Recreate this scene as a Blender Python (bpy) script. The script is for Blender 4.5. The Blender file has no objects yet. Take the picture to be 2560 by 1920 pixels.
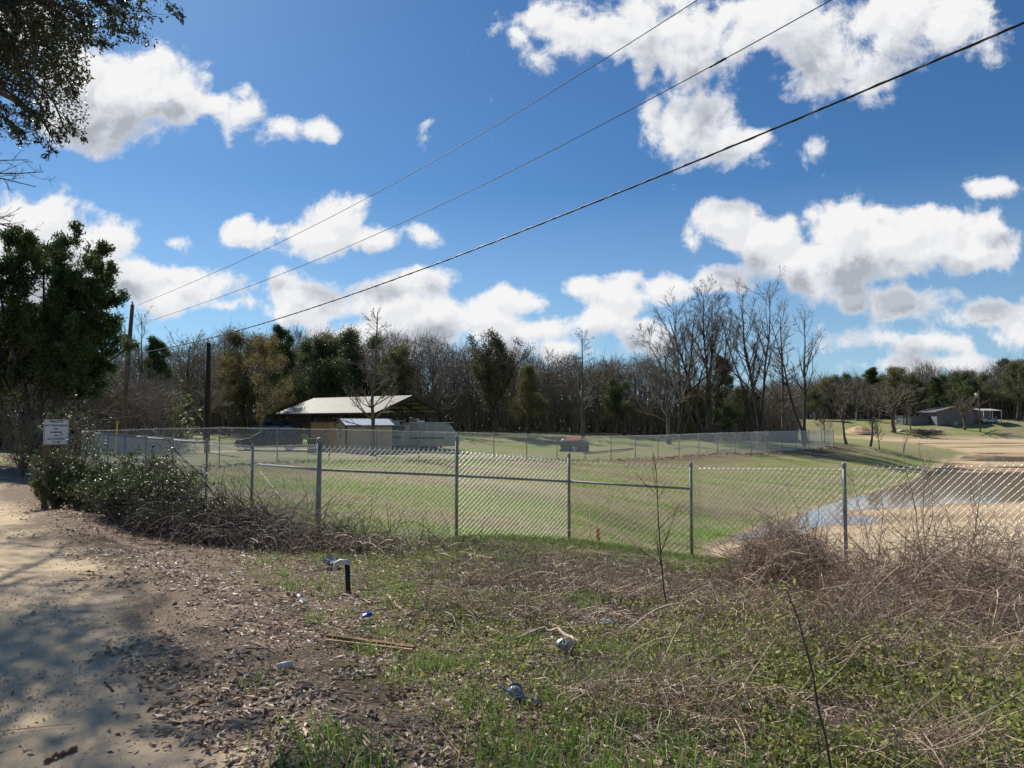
import bpy, math, random
import numpy as np
from mathutils import Vector, Matrix, Euler
R = math.radians
C = bpy.context.scene.collection
sc = bpy.context.scene
# ------------------------------------------------------------------ camera
F = 1862.0; HOR = 1058.0; EYE = 1.6
PITCH = math.atan((HOR - 960) / F)
cam = bpy.data.cameras.new('camera'); camo = bpy.data.objects.new('camera', cam); C.objects.link(camo)
cam.sensor_width = 36; cam.lens = F / 2560 * 36; cam.clip_start = 0.05; cam.clip_end = 5000
camo.location = (0, 0, EYE); camo.rotation_euler = (math.pi / 2 + PITCH, 0, 0)
sc.camera = camo
def PT(px, py, D):
    a = (px - 1280) / F; b = -(py - 960) / F
    cp, sp = math.cos(PITCH), math.sin(PITCH)
    d = np.array([a, cp - b * sp, sp + b * cp]); d = d * (D / d[1])
    return np.array([0, 0, EYE]) + d
def GX(px, D): return PT(px, HOR, D)[0]
# ------------------------------------------------------------------ world, sun, exposure
SUN_AZ, SUN_EL = -34.0, 40.0
sc.view_settings.view_transform = 'Standard'; sc.view_settings.look = 'None'
sc.view_settings.exposure = 0.45; sc.view_settings.gamma = 1; sc.view_settings.use_curve_mapping = False
world = bpy.data.worlds.new("World"); sc.world = world; world.use_nodes = True
sd = bpy.data.lights.new('sun', 'SUN'); so = bpy.data.objects.new('sun', sd); C.objects.link(so)
sd.energy = 4.6; sd.angle = R(0.55); sd.color = (1.0, 0.945, 0.84)
sdir = Vector((math.sin(R(SUN_AZ)) * math.cos(R(SUN_EL)), math.cos(R(SUN_AZ)) * math.cos(R(SUN_EL)), math.sin(R(SUN_EL))))
so.rotation_euler = sdir.to_track_quat('Z', 'Y').to_euler()
class NT:
    def __init__(s, nt): s.nt = nt; s.N = nt.nodes; s.L = nt.links
    def n(s, t, **k):
        x = s.N.new(t)
        for a, b in k.items(): setattr(x, a, b)
        return x
    def put(s, sock, v):
        if isinstance(v, bpy.types.NodeSocket): s.L.new(v, sock)
        else: sock.default_value = v
    def m(s, op, a, b=0.0, c=0.0, clamp=False):
        x = s.n('ShaderNodeMath', operation=op, use_clamp=clamp)
        s.put(x.inputs[0], a); s.put(x.inputs[1], b); s.put(x.inputs[2], c); return x.outputs[0]
    def v(s, op, a, b=(0, 0, 0), c=(0, 0, 0), out=0):
        x = s.n('ShaderNodeVectorMath', operation=op)
        s.put(x.inputs[0], a); s.put(x.inputs[1], b)
        if op == 'MULTIPLY_ADD': s.put(x.inputs[2], c)
        return x.outputs[out]
    def mr(s, val, a, b, c=0.0, d=1.0, interp='LINEAR'):
        x = s.n('ShaderNodeMapRange', interpolation_type=interp); x.clamp = True
        for i, q in enumerate((val, a, b, c, d)): s.put(x.inputs[i], q)
        return x.outputs[0]
    def mix(s, f, a, b, blend='MIX'):
        x = s.n('ShaderNodeMix', data_type='RGBA', blend_type=blend); x.clamp_factor = True
        s.put(x.inputs[0], f)
        for sock, q in ((x.inputs[6], a), (x.inputs[7], b)):
            if not isinstance(q, bpy.types.NodeSocket) and len(q) == 3: q = (*q, 1)
            s.put(sock, q)
        return x.outputs[2]
    def noise(s, vec, scale, detail=4, rough=0.55, dist=0.0, dim='3D'):
        x = s.n('ShaderNodeTexNoise', noise_dimensions=dim)
        if vec is not None: s.put(x.inputs['Vector'], vec)
        x.inputs['Scale'].default_value = scale; x.inputs['Detail'].default_value = detail
        x.inputs['Roughness'].default_value = rough; x.inputs['Distortion'].default_value = dist
        return x.outputs[0]
    def ramp(s, f, stops, interp='LINEAR'):
        x = s.n('ShaderNodeValToRGB'); x.color_ramp.interpolation = interp
        e = x.color_ramp.elements
        while len(e) > 1: e.remove(e[-1])
        for i, (p, c) in enumerate(stops):
            q = e[0] if i == 0 else e.new(p)
            q.position = p; q.color = (*c, 1) if len(c) == 3 else c
        s.put(x.inputs[0], f); return x.outputs[0]
BLOBS = [ # cx, cy, rx, ry, weight : cumulus in the sky, as directions
 (60,70,170,120,1),(190,190,140,130,1.15),(310,220,165,110,1.2),(415,250,115,85,1.1),(270,305,160,75,1.15),
 (610,285,85,62,1),(540,268,70,38,.9),(700,320,80,45,.9),(800,325,55,38,.9),
 (70,590,200,105,1.2),(240,625,170,90,1.2),(340,700,140,85,1.2),(480,735,150,68,1.1),(575,770,70,34,.9),(130,720,220,100,1),
 (440,612,55,30,.62),(620,596,90,40,.95),
 (835,555,75,68,1),(800,592,115,48,1),(950,600,120,38,1),(1050,600,62,42,.95),(1062,350,30,38,.55),
 (730,750,70,60,1),(800,765,110,60,1),(1040,705,125,46,1),(985,765,140,65,1),(1080,800,140,68,1),(1000,840,260,50,.9),
 (1290,765,125,45,1),(1240,800,90,60,1),(1350,830,150,60,.9),(1500,800,60,40,.8),(1370,870,160,40,.8),
 (1445,725,65,42,.95),(1555,745,80,62,1),(1650,725,120,55,1),(1780,700,90,50,1),(1600,840,70,50,.85),
 (1810,560,85,52,1),(1890,600,120,62,1),(2110,575,110,85,1),(2200,620,170,85,1),(2330,625,160,85,1),(2440,630,85,72,1),(2060,665,190,62,1),
 (1725,610,26,36,.5),(2250,760,190,50,1),(2130,760,60,40,.8),(2420,790,150,50,1),(2300,860,180,50,.9),(2530,850,120,70,.9),(2330,910,260,36,.85),(2090,850,70,40,.55),
 (1420,60,150,110,1),(1560,70,170,140,1),(1740,110,170,150,1),(1760,270,110,110,1),(1700,310,130,85,1),(1840,370,150,50,.9),(1600,165,60,60,.7),
 (1900,40,200,110,.8),(2250,60,130,130,1),(2380,60,150,90,.95),(2180,190,110,90,.85),(2060,170,110,120,.62),(2040,380,40,44,.5),(2230,250,110,40,.5),(2500,470,80,18,.45),
 (1350,50,70,80,.9),
]
def build_world():
    T = NT(world.node_tree); T.N.clear()
    out = T.n('ShaderNodeOutputWorld'); bg = T.n('ShaderNodeBackground')
    sky = T.n('ShaderNodeTexSky', sky_type='NISHITA'); sky.sun_disc = False
    sky.sun_elevation = R(SUN_EL); sky.sun_rotation = R(SUN_AZ); sky.altitude = 0
    sky.air_density = 1.0; sky.dust_density = 0.3; sky.ozone_density = 2.0
    # cloud density group
    g = bpy.data.node_groups.new('cloud_density', 'ShaderNodeTree')
    g.interface.new_socket('uv', in_out='INPUT', socket_type='NodeSocketVector')
    g.interface.new_socket('d', in_out='OUTPUT', socket_type='NodeSocketFloat')
    G = NT(g); gi = G.n('NodeGroupInput'); go = G.n('NodeGroupOutput'); uv = gi.outputs[0]
    acc = None
    for cx, cy, rx, ry, w in BLOBS:
        u = (cx - 1280) / F; v = (HOR - cy) / F
        sx = F / rx * .98; sy = F / ry * .98
        q = G.v('MULTIPLY_ADD', uv, (sx, sy, 0), (-u * sx, -v * sy, 0))
        l = G.v('LENGTH', q, out=1)
        e = G.m('MULTIPLY_ADD', l, -w * 1.25, w * 1.24)
        if acc is None: acc = e
        else:
            x = G.n('ShaderNodeMath', operation='SMOOTH_MAX'); G.put(x.inputs[0], acc); G.put(x.inputs[1], e); x.inputs[2].default_value = 0.25
            acc = x.outputs[0]
    acc = G.m('MAXIMUM', acc, -0.8)
    n1 = G.noise(uv, 6.0, 10, .60, .15, '2D'); n2 = G.noise(uv, 24.0, 8, .64, .2, '2D')
    nn = G.m('ADD', G.m('MULTIPLY_ADD', n1, 2.8, -1.30), G.m('MULTIPLY_ADD', n2, 1.7, -.82))
    G.put(go.inputs[0], G.m('ADD', acc, nn))
    tc = T.n('ShaderNodeTexCoord'); sep = T.n('ShaderNodeSeparateXYZ'); T.put(sep.inputs[0], tc.outputs['Generated'])
    ay = T.m('ADD', T.m('ABSOLUTE', sep.outputs[1]), 0.02)
    uvn = T.n('ShaderNodeCombineXYZ')
    T.put(uvn.inputs[0], T.m('DIVIDE', sep.outputs[0], ay)); T.put(uvn.inputs[1], T.m('DIVIDE', sep.outputs[2], ay))
    uv = uvn.outputs[0]
    def dens(off):
        x = T.n('ShaderNodeGroup'); x.node_tree = g
        T.put(x.inputs[0], T.v('ADD', uv, off) if off else uv); return x.outputs[0]
    d0 = dens(None)
    d1 = dens((-0.007, 0.014, 0)); d2 = dens((-0.016, 0.070, 0))
    alpha = T.mr(d0, 0.0, 0.72, interp='SMOOTHSTEP')
    up = T.mr(sep.outputs[2], 0.0, 0.06)
    alpha = T.m('MULTIPLY', alpha, up)
    thick = T.mr(d0, 0.1, 1.0)
    edge = T.m('SUBTRACT', T.m('MAXIMUM', d1, 0.0), T.m('MULTIPLY', d0, .92))
    emb = T.mr(T.m('SUBTRACT', d1, d0), -.32, .32, 0, 1, 'SMOOTHSTEP')
    sh = T.m('ADD', T.m('MULTIPLY', emb, T.mr(d0, .1, .9, .18, .30)), T.m('MULTIPLY', T.mr(d2, -.1, 1.35, 0, .85, 'SMOOTHSTEP'), T.mr(d0, .0, .9, .1, 1)))
    ccol = T.ramp(sh, [(0.0, (.67, .67, .67)), (.25, (.60, .61, .63)), (.55, (.49, .505, .54)), (.85, (.37, .39, .43)), (1.0, (.31, .33, .37))])
    # distant milky band low down
    el = T.m('DIVIDE', sep.outputs[2], 1.0)
    hsv = T.n('ShaderNodeHueSaturation'); hsv.inputs['Saturation'].default_value = 1.12; hsv.inputs['Value'].default_value = .62
    T.put(hsv.inputs['Color'], sky.outputs[0])
    skyc = T.mix(1.0, hsv.outputs[0], (.60, .93, 1.19), 'MULTIPLY')
    skyc = T.mix(T.mr(sep.outputs[2], 0.0, .30, .42, 0), skyc, (.44 / .085, .60 / .085, .80 / .085))
    STR = 0.085
    cl = T.mix(1.0, ccol, (1 / STR,) * 3, 'MULTIPLY')
    fin = T.mix(alpha, skyc, cl)
    T.put(bg.inputs[0], fin); bg.inputs[1].default_value = STR
    T.L.new(bg.outputs[0], out.inputs[0])
build_world()
world.cycles.sampling_method = 'MANUAL'; world.cycles.sample_map_resolution = 512
# ------------------------------------------------------------------ materials
def mat(name, col, rough=.7, metal=0., spec=.4, noise=None, bump=None, island=0., coord='Object', trans=0., attr=None):
    m = bpy.data.materials.new(name); m.use_nodes = True
    T = NT(m.node_tree); b = T.N['Principled BSDF']; out = T.N['Material Output']
    tc = T.n('ShaderNodeTexCoord').outputs[coord]
    c = (*col, 1)
    if noise:
        sc_, col2, det = noise[:3]; st = noise[3] if len(noise) > 3 else (1, 1, 1)
        f = T.noise(T.v('MULTIPLY', tc, st), sc_, det, .6)
        c = T.mix(T.mr(f, .38, .64), (*col, 1), (*col2, 1))
    if attr:
        a = T.n('ShaderNodeAttribute', attribute_name=attr[0]); c = T.mix(a.outputs['Fac'], c, (*attr[1], 1))
    if island:
        gi = T.n('ShaderNodeNewGeometry').outputs['Random Per Island']
        h = T.n('ShaderNodeHueSaturation'); T.put(h.inputs['Value'], T.mr(gi, 0, 1, 1 - island, 1 + island))
        w = T.n('ShaderNodeTexWhiteNoise', noise_dimensions='1D'); T.put(w.inputs['W'], gi)
        T.put(h.inputs['Hue'], T.mr(w.outputs[0], 0, 1, .5 - .03 * island, .5 + .03 * island))
        T.put(h.inputs['Color'], c); c = h.outputs[0]
    T.put(b.inputs['Base Color'], c)
    b.inputs['Roughness'].default_value = rough; b.inputs['Metallic'].default_value = metal
    b.inputs['Specular IOR Level'].default_value = spec
    if bump:
        bn = T.n('ShaderNodeBump'); bn.inputs['Strength'].default_value = bump[1]; bn.inputs['Distance'].default_value = bump[2]
        T.put(bn.inputs['Height'], T.noise(tc, bump[0], 5)); T.put(b.inputs['Normal'], bn.outputs[0])
    if trans:
        t = T.n('ShaderNodeBsdfTranslucent'); T.put(t.inputs[0], c)
        mx = T.n('ShaderNodeMixShader'); mx.inputs[0].default_value = trans
        T.L.new(b.outputs[0], mx.inputs[1]); T.L.new(t.outputs[0], mx.inputs[2]); T.L.new(mx.outputs[0], out.inputs[0])
    return m
M = {}
M['galv'] = mat('galvanised_steel', (.30, .30, .29), .6, .15, noise=(9, (.20, .20, .20), 3))
M['wire'] = mat('mesh_wire', (.80, .79, .76), .46, 1.0, spec=.6)
M['wire_far'] = mat('mesh_wire_far', (.84, .84, .82), .5, .1)
M['bark'] = mat('bark_grey', (.18, .15, .12), .9, noise=(3.5, (.055, .043, .034), 6, (1, 1, .25)), bump=(14, .5, .03))
M['twig'] = mat('twig_bark', (.30, .25, .20), .85, noise=(1.2, (.15, .12, .095), 3))
M['twigl'] = mat('twig_pale', (.24, .21, .18), .85, noise=(1.2, (.13, .11, .09), 3))
M['bark_dk'] = mat('bark_dark', (.10, .082, .066), .9, noise=(4, (.03, .024, .02), 5, (1, 1, .3)), bump=(14, .5, .03))
M['cedar'] = mat('cedar_foliage', (.085, .125, .045), .8, island=.5, trans=.35, noise=(.8, (.05, .08, .03), 3), spec=.15)
M['oak'] = mat('live_oak_foliage', (.14, .165, .065), .6, island=.5, trans=.25, noise=(.5, (.09, .105, .045), 3), spec=.3)
M['oakb'] = mat('brown_evergreen_foliage', (.21, .195, .09), .65, island=.5, trans=.25, noise=(.5, (.14, .13, .06), 3), spec=.25)
M['bud'] = mat('new_leaf_foliage', (.26, .21, .07), .6, island=.4, trans=.35, noise=(.5, (.17, .14, .055), 3), spec=.3)
M['pearl'] = mat('dense_tree_foliage', (.14, .125, .07), .6, island=.5, trans=.2, spec=.35)
M['hang'] = mat('overhanging_leaves', (.050, .060, .022), .42, island=.45, trans=.28, spec=.5)
M['shrub'] = mat('glossy_shrub_leaves', (.075, .11, .028), .42, island=.55, trans=.25, spec=.4)
M['weed'] = mat('weed_leaves', (.28, .31, .07), .6, island=.5, trans=.4, attr=('tint', (.13, .16, .05)))
M['blade'] = mat('grass_blades', (.24, .36, .055), .5, island=.35, trans=.45, attr=('tint', (.44, .38, .20)))
M['fgrass'] = mat('verge_grass', (.15, .25, .045), .5, island=.4, trans=.4, attr=('tint', (.36, .30, .17)))
M['litter'] = mat('dead_leaves', (.54, .42, .31), .55, island=.6, trans=.15, noise=(14, (.20, .13, .085), 3), spec=.4)
M['straw'] = mat('dry_straw', (.48, .38, .27), .75, island=.5, noise=(2, (.18, .12, .09), 2))
M['bramble'] = mat('bramble_stems', (.45, .335, .23), .6, island=.6, noise=(1.5, (.28, .21, .16), 2))
M['brush'] = mat('dark_brush', (.20, .155, .12), .75, island=.5, noise=(1.5, (.09, .07, .055), 2))
M['wood'] = mat('weathered_pole_wood', (.15, .11, .075), .85, noise=(6, (.07, .052, .038), 5, (1, 1, .08)), bump=(20, .3, .02))
M['wood_dk'] = mat('creosote_wood', (.035, .028, .022), .8, noise=(6, (.02, .016, .013), 4, (1, 1, .1)))
M['lumber'] = mat('fresh_lumber', (.50, .36, .20), .75, noise=(12, (.36, .24, .13), 4, (1, 1, .1)))
M['white'] = mat('white_paint', (.60, .59, .55), .5, noise=(9, (.42, .40, .35), 4))
M['black'] = mat('black_plastic', (.012, .012, .013), .45)
M['cable'] = mat('cable_black', (.015, .015, .017), .6, 0, spec=.3)
M['tin'] = mat('white_roof_metal', (.25, .24, .205), .6, .0, noise=(1.2, (.20, .19, .165), 4), spec=.25)
M['tin2'] = mat('shed_roof_metal', (.75, .76, .76), .3, .3)
M['tan'] = mat('tan_siding', (.43, .345, .26), .7, noise=(1.5, (.37, .29, .215), 3))
M['ochre'] = mat('ochre_siding', (.26, .18, .085), .7, noise=(1.5, (.21, .145, .07), 3))
M['trim'] = mat('dark_trim', (.035, .022, .018), .6)
M['glass'] = mat('dark_glass', (.03, .035, .04), .08, spec=.8)
M['rv'] = mat('trailer_skin', (.42, .40, .35), .55, noise=(2.5, (.30, .28, .24), 5, (1, 1, .3)))
M['paint'] = mat('dark_car_paint', (.02, .032, .045), .22, .3, spec=.6)
M['paintw'] = mat('pale_car_paint', (.3, .32, .35), .25, .2, spec=.6)
M['paintb'] = mat('blue_car_paint', (.05, .10, .26), .25, .2, spec=.6)
M['rubber'] = mat('tyre_rubber', (.018, .018, .018), .8)
M['bin'] = mat('green_bin_plastic', (.015, .06, .045), .45)
M['red'] = mat('faded_red_sheet', (.80, .13, .11), .55, noise=(5, (.50, .12, .11), 4))
M['block'] = mat('dark_block', (.05, .05, .05), .9, noise=(8, (.09, .09, .085), 4), bump=(10, .4, .03))
M['yellow'] = mat('yellow_guard', (.75, .42, .03), .5)
M['orange'] = mat('orange_tape', (.85, .14, .06), .6)
M['bucket'] = mat('grey_pail', (.35, .36, .37), .5)
M['bag'] = mat('plastic_film', (.46, .47, .47), .3, trans=.3, noise=(30, (.28, .28, .26), 4))
M['blue'] = mat('blue_plastic', (.02, .07, .30), .35)
M['housew'] = mat('grey_house_wall', (.17, .175, .19), .8, noise=(1, (.14, .145, .16), 4))
M['roofg'] = mat('grey_roof', (.16, .15, .145), .8, noise=(2, (.11, .10, .10), 4))
M['dirt'] = mat('orange_dirt', (.58, .40, .24), .95, noise=(1.2, (.46, .28, .15), 6), bump=(3, .3, .1))
M['sign'] = mat('sign_white', (.62, .63, .66), .5, noise=(6, (.52, .53, .56), 4))
M['ink'] = mat('sign_ink', (.015, .02, .09), .6)
M['inkk'] = mat('sign_black_ink', (.02, .02, .025), .6)
# ------------------------------------------------------------------ mesh building
class Geo:
    def __init__(s): s.V = []; s.n = 0; s.Q = []; s.T = []; s.A = []
    def add(s, V, Q=None, T=None, a=None):
        V = np.asarray(V, float).reshape(-1, 3)
        if Q is not None and len(Q): s.Q.append(np.asarray(Q, int).reshape(-1, 4) + s.n)
        if T is not None and len(T): s.T.append(np.asarray(T, int).reshape(-1, 3) + s.n)
        s.V.append(V); s.A.append(np.full(len(V), 0.) if a is None else np.broadcast_to(a, (len(V),)).astype(float)); s.n += len(V)
        return s
    def box(s, c, d, rz=0., M4=None, taper=1.0):
        x, y, z = np.array(d) / 2
        V = np.array([[-x, -y, -z], [x, -y, -z], [x, y, -z], [-x, y, -z], [-x * taper, -y * taper, z], [x * taper, -y * taper, z], [x * taper, y * taper, z], [-x * taper, y * taper, z]])
        if rz: c_, s_ = math.cos(rz), math.sin(rz); V = V @ np.array([[c_, s_, 0], [-s_, c_, 0], [0, 0, 1]])
        if M4 is not None: V = V @ np.array(M4.to_3x3()).T
        V = V + np.array(c)
        return s.add(V, [[0, 3, 2, 1], [4, 5, 6, 7], [0, 1, 5, 4], [1, 2, 6, 5], [2, 3, 7, 6], [3, 0, 4, 7]])
    def beam(s, a, b, w, h):
        a = Vector(a); b = Vector(b); d = b - a; q = d.to_track_quat('X', 'Z').to_matrix()
        return s.box(((a + b) / 2), (d.length, w, h), M4=q.to_4x4())
    def tubes(s, P, Rr, sides=3, a=None):
        P = np.asarray(P, float); Rr = np.asarray(Rr, float); N, K, _ = P.shape
        if N == 0: return s
        Rr = np.broadcast_to(Rr, (N, K))
        D = np.empty_like(P); D[:, 1:-1] = P[:, 2:] - P[:, :-2]; D[:, 0] = P[:, 1] - P[:, 0]; D[:, -1] = P[:, -1] - P[:, -2]
        D /= np.linalg.norm(D, axis=2, keepdims=True) + 1e-9
        mean = P[:, -1] - P[:, 0]; mean /= np.linalg.norm(mean, axis=1, keepdims=True) + 1e-9
        ref = np.where(np.abs(mean[:, 2:3]) < .9, np.array([[0, 0, 1.]]), np.array([[1., 0, 0]]))[:, None, :]
        U = np.cross(D, ref); U /= np.linalg.norm(U, axis=2, keepdims=True) + 1e-9
        W = np.cross(D, U)
        th = np.arange(sides) * 2 * np.pi / sides
        V = P[:, :, None, :] + Rr[:, :, None, None] * (U[:, :, None, :] * np.cos(th)[None, None, :, None] + W[:, :, None, :] * np.sin(th)[None, None, :, None])
        base = (np.arange(N) * K * sides)[:, None, None] + (np.arange(K - 1) * sides)[None, :, None]
        i = np.arange(sides)[None, None, :]; j = (np.arange(sides) + 1)[None, None, :] % sides
        Q = np.stack([base + i, base + j, base + sides + j, base + sides + i], -1).reshape(-1, 4)
        T = None
        if sides == 3:
            b0 = np.arange(N) * K * 3
            T = np.concatenate([np.stack([b0, b0 + 2, b0 + 1], 1), np.stack([b0 + (K - 1) * 3, b0 + (K - 1) * 3 + 1, b0 + (K - 1) * 3 + 2], 1)])
        av = None if a is None else np.repeat(np.asarray(a), K * sides)
        return s.add(V.reshape(-1, 3), Q, T, av)
    def tube(s, pts, r, sides=8, cap=True):
        P = np.asarray(pts, float)[None]; r = np.broadcast_to(np.asarray(r, float), (1, P.shape[1]))
        n0 = s.n; s.tubes(P, r, sides)
        if cap and sides > 3:
            K = P.shape[1]
            for e, k in ((P[0, 0], 0), (P[0, -1], K - 1)):
                s.V.append(e[None]); s.A.append(np.zeros(1)); ci = s.n; s.n += 1
                b = n0 + k * sides; i = np.arange(sides); j = (i + 1) % sides
                s.T.append(np.stack([np.full(sides, ci), b + (j if k == 0 else i), b + (i if k == 0 else j)], 1))
        return s
    def lathe(s, c, prof, sides=16, M4=None):
        pr = np.asarray(prof, float); th = np.arange(sides) * 2 * np.pi / sides
        V = np.stack([pr[:, 0:1] * np.cos(th), pr[:, 0:1] * np.sin(th), np.repeat(pr[:, 1:2], sides, 1)], -1).reshape(-1, 3)
        if M4 is not None: V = V @ np.array(M4.to_3x3()).T
        K = len(pr); Q = []
        for k in range(K - 1):
            for i in range(sides):
                j = (i + 1) % sides; Q.append([k * sides + i, k * sides + j, (k + 1) * sides + j, (k + 1) * sides + i])
        return s.add(V + np.array(c), Q)
    def leaves(s, P, size, rng, normal=None, flat=0., aspect=.45, a=None, fold=.0, dirs=None):
        N = len(P)
        if N == 0: return s
        size = np.broadcast_to(size, (N,))
        U = rng.normal(size=(N, 3)) if dirs is None else dirs + rng.normal(size=(N, 3)) * .45
        W = rng.normal(size=(N, 3)); U[:, 2] *= (1 - flat); W[:, 2] *= (1 - flat)
        U /= np.linalg.norm(U, axis=1, keepdims=True); W -= (W * U).sum(1, keepdims=True) * U; W /= np.linalg.norm(W, axis=1, keepdims=True)
        Nn = np.cross(U, W); L = size[:, None]
        V = np.stack([P - U * L * .5, P + W * L * aspect * .5 + Nn * L * fold, P + U * L * .5, P - W * L * aspect * .5 + Nn * L * fold], 1).reshape(-1, 3)
        b = np.arange(N)[:, None] * 4
        av = None if a is None else np.repeat(a, 4)
        if fold: return s.add(V, None, np.concatenate([b + [[0, 1, 2]], b + [[0, 2, 3]]]), av)
        return s.add(V, b + [[0, 1, 2, 3]], None, av)
    def blades(s, P, h, w, lean, rng, a=None, seg=2):
        N = len(P); th = rng.uniform(0, 2 * np.pi, N); d = np.stack([np.cos(th), np.sin(th), 0 * th], 1); sd_ = np.stack([-np.sin(th), np.cos(th), 0 * th], 1)
        ph = rng.uniform(0, np.pi, N); sd_ = np.stack([np.cos(ph), np.sin(ph), 0 * ph], 1)
        h = np.broadcast_to(h, (N,)); w = np.broadcast_to(w, (N,)); lean = np.broadcast_to(lean, (N,))
        up = np.array([0, 0, 1.])
        mid = P + up * (h * .6)[:, None] + d * (h * lean * .3)[:, None]; tip = P + up * (h * (1 - .3 * lean))[:, None] + d * (h * lean)[:, None]
        V = np.stack([P - sd_ * w[:, None] / 2, P + sd_ * w[:, None] / 2, mid + sd_ * w[:, None] * .35, mid - sd_ * w[:, None] * .35, tip], 1).reshape(-1, 3)
        b = np.arange(N)[:, None] * 5
        return s.add(V, b + [[0, 1, 2, 3]], b + [[3, 2, 4]], None if a is None else np.repeat(a, 5))
    def mesh(s, name, m, smooth=False, attr=None):
        V = np.concatenate(s.V); Q = np.concatenate(s.Q) if s.Q else np.zeros((0, 4), int); T = np.concatenate(s.T) if s.T else np.zeros((0, 3), int)
        me = bpy.data.meshes.new(name); me.vertices.add(len(V)); me.vertices.foreach_set('co', V.ravel())
        nl = Q.size + T.size; me.loops.add(nl); me.loops.foreach_set('vertex_index', np.concatenate([Q.ravel(), T.ravel()]))
        npoly = len(Q) + len(T); me.polygons.add(npoly)
        me.polygons.foreach_set('loop_start', np.concatenate([np.arange(len(Q)) * 4, Q.size + np.arange(len(T)) * 3]))
        if attr:
            at = me.attributes.new(attr, 'FLOAT', 'POINT'); at.data.foreach_set('value', np.concatenate(s.A))
        me.update(calc_edges=True)
        me.polygons.foreach_set('use_smooth', np.full(npoly, smooth))
        if m: me.materials.append(m)
        return me
def tag(o, label=None, cat=None, group=None, kind=None):
    for k, v in (('label', label), ('category', cat), ('group', group), ('kind', kind)):
        if v: o[k] = v
    return o
def obj(name, geo, m=None, parent=None, smooth=False, attr=None, **kw):
    me = geo if isinstance(geo, bpy.types.Mesh) else geo.mesh(name, m, smooth, attr)
    o = bpy.data.objects.new(name, me); C.objects.link(o)
    if parent: o.parent = parent
    return tag(o, **kw)
def empty(name, loc, rz=0., **kw):
    o = bpy.data.objects.new(name, None); C.objects.link(o); o.location = loc; o.rotation_euler = (0, 0, rz); o.empty_display_size = .1
    return tag(o, **kw)
def copy_tree(o, parent=None):
    c = o.copy(); C.objects.link(c); c.parent = parent
    for ch in [q for q in bpy.data.objects if q.parent == o]: copy_tree(ch, c)
    return c
# ------------------------------------------------------------------ terrain
def lat(seed): return np.random.default_rng(seed).random((256, 256))
_L = {}
def vn(x, y, s, seed=0):
    if seed not in _L: _L[seed] = lat(seed)
    L = _L[seed]; x = np.asarray(x, float) / s + 1000.3; y = np.asarray(y, float) / s + 1000.7
    xi = np.floor(x).astype(int); yi = np.floor(y).astype(int); fx = x - xi; fy = y - yi; fx = fx * fx * (3 - 2 * fx); fy = fy * fy * (3 - 2 * fy)
    a = L[xi % 256, yi % 256]; b = L[(xi + 1) % 256, yi % 256]; c = L[xi % 256, (yi + 1) % 256]; d = L[(xi + 1) % 256, (yi + 1) % 256]
    return (a * (1 - fx) + b * fx) * (1 - fy) + (c * (1 - fx) + d * fx) * fy
def fb(x, y, s, seed=0, o=3): return sum(vn(x, y, s / 2 ** k, seed + k) * .5 ** k for k in range(o)) / sum(.5 ** k for k in range(o))
def ss(x, a, b): t = np.clip((x - a) / (b - a), 0, 1); return t * t * (3 - 2 * t)
ROAD_E = np.array([(3.2, -12), (1.4, -4), (.35, 0), (-1.15, 3.46), (-2.0, 4.77), (-3.0, 6.4), (-4.2, 8.0), (-5.6, 9.6), (-7.4, 12.0), (-12.5, 18.6), (-19.5, 28), (-27, 35), (-38, 43), (-70, 52)], float)
def segd(x, y, pts, closed=False):
    d = np.full(np.shape(x), 1e9); n = len(pts)
    for i in range(n if closed else n - 1):
        a = pts[i]; b = pts[(i + 1) % n]; ab = b - a; t = np.clip(((x - a[0]) * ab[0] + (y - a[1]) * ab[1]) / (ab @ ab), 0, 1)
        d = np.minimum(d, np.hypot(x - a[0] - t * ab[0], y - a[1] - t * ab[1]))
    return d
def inside(x, y, pts):
    r = np.zeros(np.shape(x), bool); n = len(pts)
    for i in range(n):
        a = pts[i]; b = pts[(i + 1) % n]
        if a[1] == b[1]: continue
        r ^= ((a[1] > y) != (b[1] > y)) & (x < (b[0] - a[0]) * (y - a[1]) / (b[1] - a[1]) + a[0])
    return r
_t = np.gradient(ROAD_E, axis=0); _t /= np.linalg.norm(_t, axis=1, keepdims=True)
ROAD_C = ROAD_E + np.stack([-_t[:, 1], _t[:, 0]], 1) * 2.4
POND = np.array([(6.2, 22.8), (6.8, 26.9), (11, 33), (20.3, 45.3), (31.5, 58.6), (48, 84), (67.6, 110), (80, 140), (93, 178), (84, 197), (110, 203), (300, 205), (320, 20), (60, 13), (22, 17.5), (10, 20)], float)
DRIVE = np.array([(-34, 47), (-26, 50.5), (-21, 53), (-14, 60)], float)
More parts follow.
